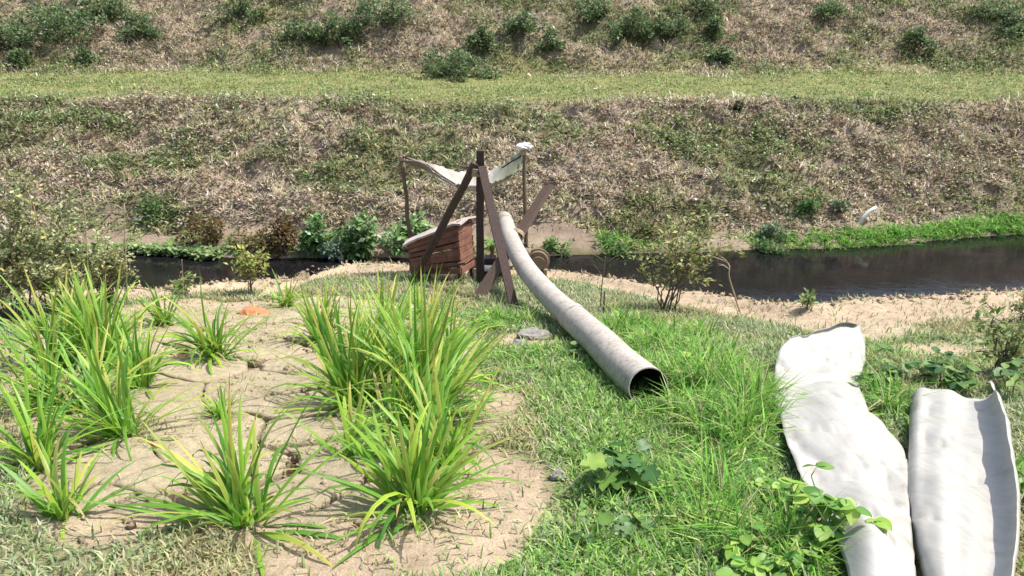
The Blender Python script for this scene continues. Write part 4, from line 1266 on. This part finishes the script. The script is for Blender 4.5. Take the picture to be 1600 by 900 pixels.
# ------------------------------------------------------------------ shrubs of the near bank
PALEOL = [(0.21, 0.25, 0.10), (0.32, 0.36, 0.16), (0.46, 0.50, 0.29), (0.48, 0.44, 0.17), (0.13, 0.15, 0.06)]
def near_shrub(px, py, wpx, hpx, label, n, size, cols, wts, nb=8, r0=0.014, name='shrub', lean=0.0, cat='shrub', lobes=9, group=None):
    p = hit(px, py)
    dep = p.y * math.cos(PITCH) + (1.75 - p.z) * math.sin(PITCH)
    rx, hz = wpx / FPX * dep / 2, hpx / FPX * dep
    o = empty(name, p, label, cat, group)
    mb = MB(); P = []; D = []
    nm = max(3, int(lobes * 0.8)); per = 6
    nl = max(2, int(n / (nm * (per + 1))))
    for q in range(nm):
        a = random.uniform(0, 6.283); r = math.sqrt(random.uniform(0.02, 1.0)); zt_ = hz * random.uniform(0.45, 1.0) * (1.08 - 0.35 * r)
        e = Vector((rx * r * math.cos(a) * 0.85 + lean * zt_, 0.75 * rx * r * math.sin(a), zt_))
        b0 = Vector((random.gauss(0, 1), random.gauss(0, 1), 0)) * (0.05 * rx)
        pts = []
        for k in range(7):
            t = k / 6; w = b0.lerp(e, t); w.z = e.z * t ** 0.8
            w += Vector((random.uniform(-1, 1), random.uniform(-1, 1), random.uniform(-.4, .4))) * (0.05 * hz * (k > 0))
            pts.append(w)
        pts[0].z = -0.06
        V, F = tube_np(pts, [r0 * (1 - 0.78 * k / 6) for k in range(7)], 6); mb.add(V, F)
        twigs = [(pts[3:], 1)]
        for k in range(per):
            t = random.uniform(0.3, 1.0) * 6; i0 = min(int(t), 5); st = pts[i0].lerp(pts[i0 + 1], t - i0)
            out_ = Vector((random.gauss(0, 1), random.gauss(0, 1), random.uniform(-.15, .9))).normalized()
            L_ = hz * random.uniform(0.12, 0.30)
            m_ = st + out_ * L_ * .5 + Vector((0, 0, .04 * hz)); en_ = st + out_ * L_ + Vector((0, 0, random.uniform(-.06, .03) * hz))
            V, F = tube_np([st, m_, en_], [r0 * .38, r0 * .28, r0 * .14], 5); mb.add(V, F)
            twigs.append(([st, m_, en_], 0))
        for tw, _ in twigs:
            T_ = np.array([tuple(v) for v in tw]); u = RNG.random(nl) * (len(T_) - 1); k0 = np.minimum(u.astype(int), len(T_) - 2)
            P.append(T_[k0] + (T_[k0 + 1] - T_[k0]) * (u - k0)[:, None] + RNG.standard_normal((nl, 3)) * size * 0.55)
            D.append(np.repeat(((T_[-1] - T_[0]) / (np.linalg.norm(T_[-1] - T_[0]) + 1e-6))[None], nl, 0))
    P = np.concatenate(P); D = np.concatenate(D); m = len(P)
    P[:, 2] = np.maximum(P[:, 2], 0.03)
    N, A = frames(m, 0.5)
    A = A + 0.5 * D; A /= np.linalg.norm(A, axis=1)[:, None]
    N = N - A * (A * N).sum(1)[:, None]; N /= np.linalg.norm(N, axis=1)[:, None]
    sz_ = size * (0.55 + 0.8 * RNG.random(m))
    V, T, C = leaf_quads(P, N, A, sz_ * 1.5, sz_ * 0.72, palette(m, cols, wts))
    link('crown', tri_mesh('crown', V, T, C), M['leaf'], o)
    link('trunk', mb.mesh('trunk'), M['bark'], o)
    return o
LG = 'tangled shrubs at the left bank edge'
near_shrub(25, 506, 200, 250, 'tangled pale olive shrub at the left picture edge', 4200, 0.046, PALEOL, [2, 3, 2, 1, 2], 9, lobes=22, group=LG)
near_shrub(105, 492, 200, 205, 'wide pale leaved shrub between the left edge shrub and the black water', 4600, 0.046, PALEOL, [2, 3, 3, 1, 1], 9, lobes=24, group=LG)
near_shrub(-40, 500, 200, 290, 'tall yellowing shrub cut by the left picture edge', 3600, 0.046, PALEOL, [1, 2, 2, 3, 1], 9, lobes=18, group=LG)
near_shrub(170, 476, 90, 150, 'smaller shrub at the right end of the left tangle', 2200, 0.04, PALEOL, [2, 3, 3, 1, 1], 7, lobes=13, group=LG)
near_shrub(392, 462, 70, 100, 'slim yellow green plant in front of the black water', 420, 0.06, [(0.22, 0.27, 0.06), (0.34, 0.36, 0.10), (0.42, 0.42, 0.16)], [1, 2, 1], 6, 0.009, 'slim_plant', 0.12, 'plant', 7)
near_shrub(287, 462, 46, 34, 'low leafy plant top at the water left of the slim plant', 160, 0.06, [(0.16, 0.22, 0.07), (0.28, 0.33, 0.13)], [1, 1], 4, 0.008, 'slim_plant', 0, 'plant', 4)
near_shrub(1040, 488, 165, 180, 'twiggy yellow green shrub on the bank edge right of the pipe', 1250, 0.05, [(0.16, 0.20, 0.06), (0.27, 0.31, 0.10), (0.38, 0.39, 0.16), (0.40, 0.32, 0.12)], [2, 3, 2, 1], 9, 0.011, lobes=16, lean=0.12)
near_shrub(1262, 482, 28, 24, 'tiny green shrub on the bare bank edge', 150, 0.05, [(0.16, 0.24, 0.07), (0.28, 0.36, 0.14)], [1, 1], 4, 0.008, lobes=4)
near_shrub(1560, 588, 120, 150, 'airy green shrub at the right picture edge behind the sheets', 420, 0.055, [(0.15, 0.21, 0.06), (0.24, 0.31, 0.10), (0.36, 0.40, 0.18)], [2, 2, 1], 8, 0.013, lobes=11)
near_shrub(1600, 500, 70, 60, 'pale shrub at the right edge near the bare bank rim', 520, 0.05, PALEOL, [2, 3, 2, 1, 1], 6, 0.012, lobes=8)

# bare stalks
def stalk(pxs, dep_y, r, label, mat, name='dead_stalk', group='dead stalks', twigs=0):
    base = hit(*pxs[0]); Y = base.y
    o = empty(name, base, label, 'stalk', group)
    P = [Vector((0, 0, -.05))] + [y_point(a, b, Y + random.uniform(-.05, .05)) - base for a, b in pxs[1:]]
    path_ = [Vector(q) for q in catmull(P, 4)]
    V, F = tube_np(path_, list(np.linspace(r, r * .45, len(path_))), 6)
    link('stem', tri_mesh('stem', V, F, None, True), mat, o)
    for t in range(twigs):
        k = random.randint(len(path_) // 2, len(path_) - 2); q = path_[k]
        e = q + Vector((random.choice((-1, 1)) * random.uniform(.1, .25), random.uniform(-.1, .1), random.uniform(.03, .18)))
        V, F = tube_np([q, q.lerp(e, .5) + Vector((0, 0, .02)), e], [r * .5, r * .4, r * .2], 5)
        link('twig', tri_mesh('twig', V, F, None, True), mat, o)
    return o
stalk([(1160, 492), (1148, 462), (1139, 432), (1138, 412), (1112, 400)], 0, 0.014, 'forked whitish dead stalk right of the twiggy bank shrub', M['stalk'], twigs=3)
stalk([(938, 484), (940, 450), (944, 420), (946, 400)], 0, 0.010, 'thin orange brown stalk left of the twiggy bank shrub', M['bark'], twigs=3)
stalk([(943, 493), (944, 470), (945, 455)], 0, 0.02, 'short dark stub in the soil beside the pipe', M['bark'])
stalk([(1160, 505), (1150, 480), (1143, 468)], 0, 0.007, 'short bent twig at the foot of the whitish stalk', M['stalk'])
stalk([(198, 476), (197, 420), (195, 360), (194, 318)], 0, 0.012, 'tall pale stalk at the right end of the left tangle', M['stalk'], twigs=3)
stalk([(140, 488), (136, 400), (132, 330), (122, 288)], 0, 0.011, 'tall bent pale stalk in the middle of the left tangle', M['stalk'], twigs=4)
stalk([(60, 498), (50, 420), (56, 340), (40, 290)], 0, 0.011, 'pale stalk rising from the left edge shrub', M['stalk'], twigs=4)
stalk([(285, 470), (286, 440), (284, 405)], 0, 0.006, 'thin stalk standing before the black water', M['stalk'])
stalk([(1015, 492), (990, 470), (985, 455)], 0, 0.008, 'curved bare twig under the twiggy bank shrub', M['bark'])

# ------------------------------------------------------------------ broad-leaved weeds in the foreground
def broad_leaf_mesh(lobed, c, seed):
    if lobed: out = [(0, 0), (.10, -.04), (.34, .02), (.42, .2), (.30, .34), (.46, .5), (.40, .66), (.22, .66), (.16, .86), (0, 1)]
    else: out = [(0, 0), (.16, .02), (.30, .14), (.37, .34), (.36, .54), (.27, .74), (.13, .9), (0, 1)]
    V = []; m = len(out)
    for s in (-1, 1):
        for x_, y_ in out: V.append((s * x_, y_, 0.10 * abs(x_) * 2 - 0.18 * y_ * y_ + 0.03 * math.sin(7 * y_ + seed)))
    mid = [(0, y_, -0.18 * y_ * y_ + .0) for _, y_ in out]
    b = len(V); V += mid; T = []
    for s in range(2):
        for k in range(m - 1):
            a0, a1, c0, c1 = s * m + k, s * m + k + 1, b + k, b + k + 1
            for t in ((a0, a1, c1), (a0, c1, c0)): T.append(t if s else t[::-1])
    col = np.array([c] * len(V)); col[b:] *= 1.25
    me = tri_mesh('broad_leaf', V, T, col, True); me.materials.append(M['broad']); return me
LM = {'lobed': [broad_leaf_mesh(True, c, i) for i, c in enumerate([(0.08, 0.19, 0.04), (0.06, 0.15, 0.045), (0.14, 0.27, 0.05)])],
      'round': [broad_leaf_mesh(False, c, i) for i, c in enumerate([(0.12, 0.27, 0.05), (0.18, 0.36, 0.06), (0.26, 0.42, 0.09)])],
      'dark': [broad_leaf_mesh(False, c, i) for i, c in enumerate([(0.06, 0.14, 0.04), (0.09, 0.19, 0.05), (0.16, 0.27, 0.08)])]}
def broad_weed(px, py, n, h, size, kind, label, seed, spread=0.25, lean=(0, 0)):
    rnd = random.Random(seed); p = hit(px, py)
    o = empty('broadleaf_weed', p, label, 'weed', 'broad leaved weeds in the foreground')
    mb = MB()
    size *= 0.86
    for k in range(max(3, round(n / 3.2))):
        a = rnd.uniform(0, 6.283); r = spread * rnd.uniform(.2, 1); z = h * rnd.uniform(.45, 1)
        e = Vector((r * math.cos(a) + lean[0] * z, r * math.sin(a) + lean[1] * z, z))
        m0 = Vector((e.x * .35, e.y * .35, z * .62)); b0 = Vector((rnd.gauss(0, .03), rnd.gauss(0, .03), -.03))
        V, F = tube_np([b0, m0, e], [.006, .005, .003], 5); mb.add(V, F, (0.15, 0.25, 0.07))
        for node, t in enumerate((0.45, 0.72, 1.0)):
            q = (b0.lerp(m0, t * 2) if t < .5 else m0.lerp(e, t * 2 - 1))
            a1 = a + node * 2.3 + rnd.gauss(0, .5)
            pet = q + Vector((math.cos(a1), math.sin(a1), .7)) * size * 0.4
            V, F = tube_np([q, pet], [.003, .002], 5); mb.add(V, F, (0.15, 0.25, 0.07))
            trio = (0, -1.15, 1.15) if kind != 'lobed' else (0,)
            for w_ in trio:
                lf_ = link('leaf', rnd.choice(LM[kind]), None, o)
                s = size * rnd.uniform(.55, .85) * (1.5 if kind == 'lobed' else 1) * (1 if w_ == 0 else .85)
                lf_.location = pet; lf_.scale = (s, s, s)
                lf_.rotation_euler = (rnd.uniform(-.45, .3), rnd.uniform(-.35, .35), a1 - math.pi / 2 + w_ + rnd.gauss(0, .15))
    link('stem', mb.mesh('stem'), M['greenstem'], o)
    return o
broad_weed(958, 765, 30, 0.26, 0.14, 'lobed', 'lobed leaf weed in front of the pipe mouth', 1, 0.22)
broad_weed(900, 560, 5, 0.1, 0.13, 'dark', 'grey green leaf weed against the left side of the pipe', 11, 0.12)
broad_weed(1290, 868, 24, 0.46, 0.14, 'round', 'bright round leaved weed rising over the left sheet', 2, 0.2, (-.1, .1))
broad_weed(1170, 895, 18, 0.16, 0.12, 'round', 'round leaved weed at the bottom edge left of the sheets', 3, 0.26)
broad_weed(1215, 800, 16, 0.2, 0.11, 'round', 'round leaved weed in the grass beside the middle of the left sheet', 15, 0.25)
broad_weed(1060, 790, 14, 0.14, 0.09, 'round', 'low leafy weed between the lobed weed and the long grass', 16, 0.25)
broad_weed(1255, 905, 12, 0.16, 0.10, 'round', 'low round leaved weed at the foot of the left sheet', 4, 0.2)
broad_weed(985, 835, 8, 0.10, 0.10, 'lobed', 'small low weed below the lobed leaf weed', 5, 0.18)
broad_weed(1470, 606, 26, 0.24, 0.2, 'dark', 'dark broad leaved weed between the two sheets at the back', 6, 0.5)
broad_weed(1385, 612, 18, 0.22, 0.16, 'dark', 'dark leaved weed beside the bend of the left sheet', 7, 0.3)
broad_weed(1575, 620, 10, 0.28, 0.18, 'dark', 'broad leaved weed under the airy right shrub', 8, 0.3)
broad_weed(1095, 575, 8, 0.16, 0.13, 'round', 'leafy weed in the tall grass right of the pipe mouth', 9, 0.3)
broad_weed(1170, 655, 9, 0.14, 0.12, 'round', 'round leaved weed in the lush grass left of the bent sheet', 10, 0.3)
broad_weed(770, 520, 12, 0.22, 0.13, 'round', 'leafy weed at the foot of the tripod', 12, 0.4)
broad_weed(905, 865, 9, 0.08, 0.07, 'dark', 'small dark weed near the bare soil patch', 13, 0.2)
broad_weed(1590, 800, 10, 0.22, 0.1, 'round', 'weed beside the rolled edge of the right sheet', 14, 0.2)

# ------------------------------------------------------------------ litter and stones
lump('rubble_stone', hit(833, 528), (0.17, 0.12, 0.06), M['rock'], 'pale rubble heap stone left of the pipe joint', 'stone', 11)
lump('rubble_stone', hit(812, 540), (0.08, 0.07, 0.04), M['rock'], 'small pale stone beside the rubble left of the pipe', 'stone', 12)
lump('grey_clod', hit(873, 750), (0.05, 0.04, 0.03), M['rock'], 'small grey clod on the short grass below the pipe', 'clod', 13)
o = empty('pale_stick', hit(1342, 348), 'whitish broken stick on the far slope above the bright grass', 'stick')
V, F = tube_np([(0, 0, -.05), (.1, 0, .15), (.28, .03, .33), (.45, .05, .42)], [.06, .05, .05, .04], 7); link('stick', tri_mesh('stick', V, F, None, True), M['bone'], o)
for px, py, s, lab in [(1086, 313, .09, 'white scrap lying on the far slope right of the poles'), (1130, 330, .08, 'white scrap low on the far slope above the bank shrub'),
                       (1450, 245, .08, 'white scrap high on the far slope at right'), (930, 140, .07, 'pale scrap on the berm at centre'), (215, 345, .12, 'pale scrap on the far shore at left')]:
    lump('litter_scrap', hit(px, py), (s * .9, s * .6, s * .4), M['bone'], lab, 'litter', int(px) % 17, 2, group='white scraps on the far bank')
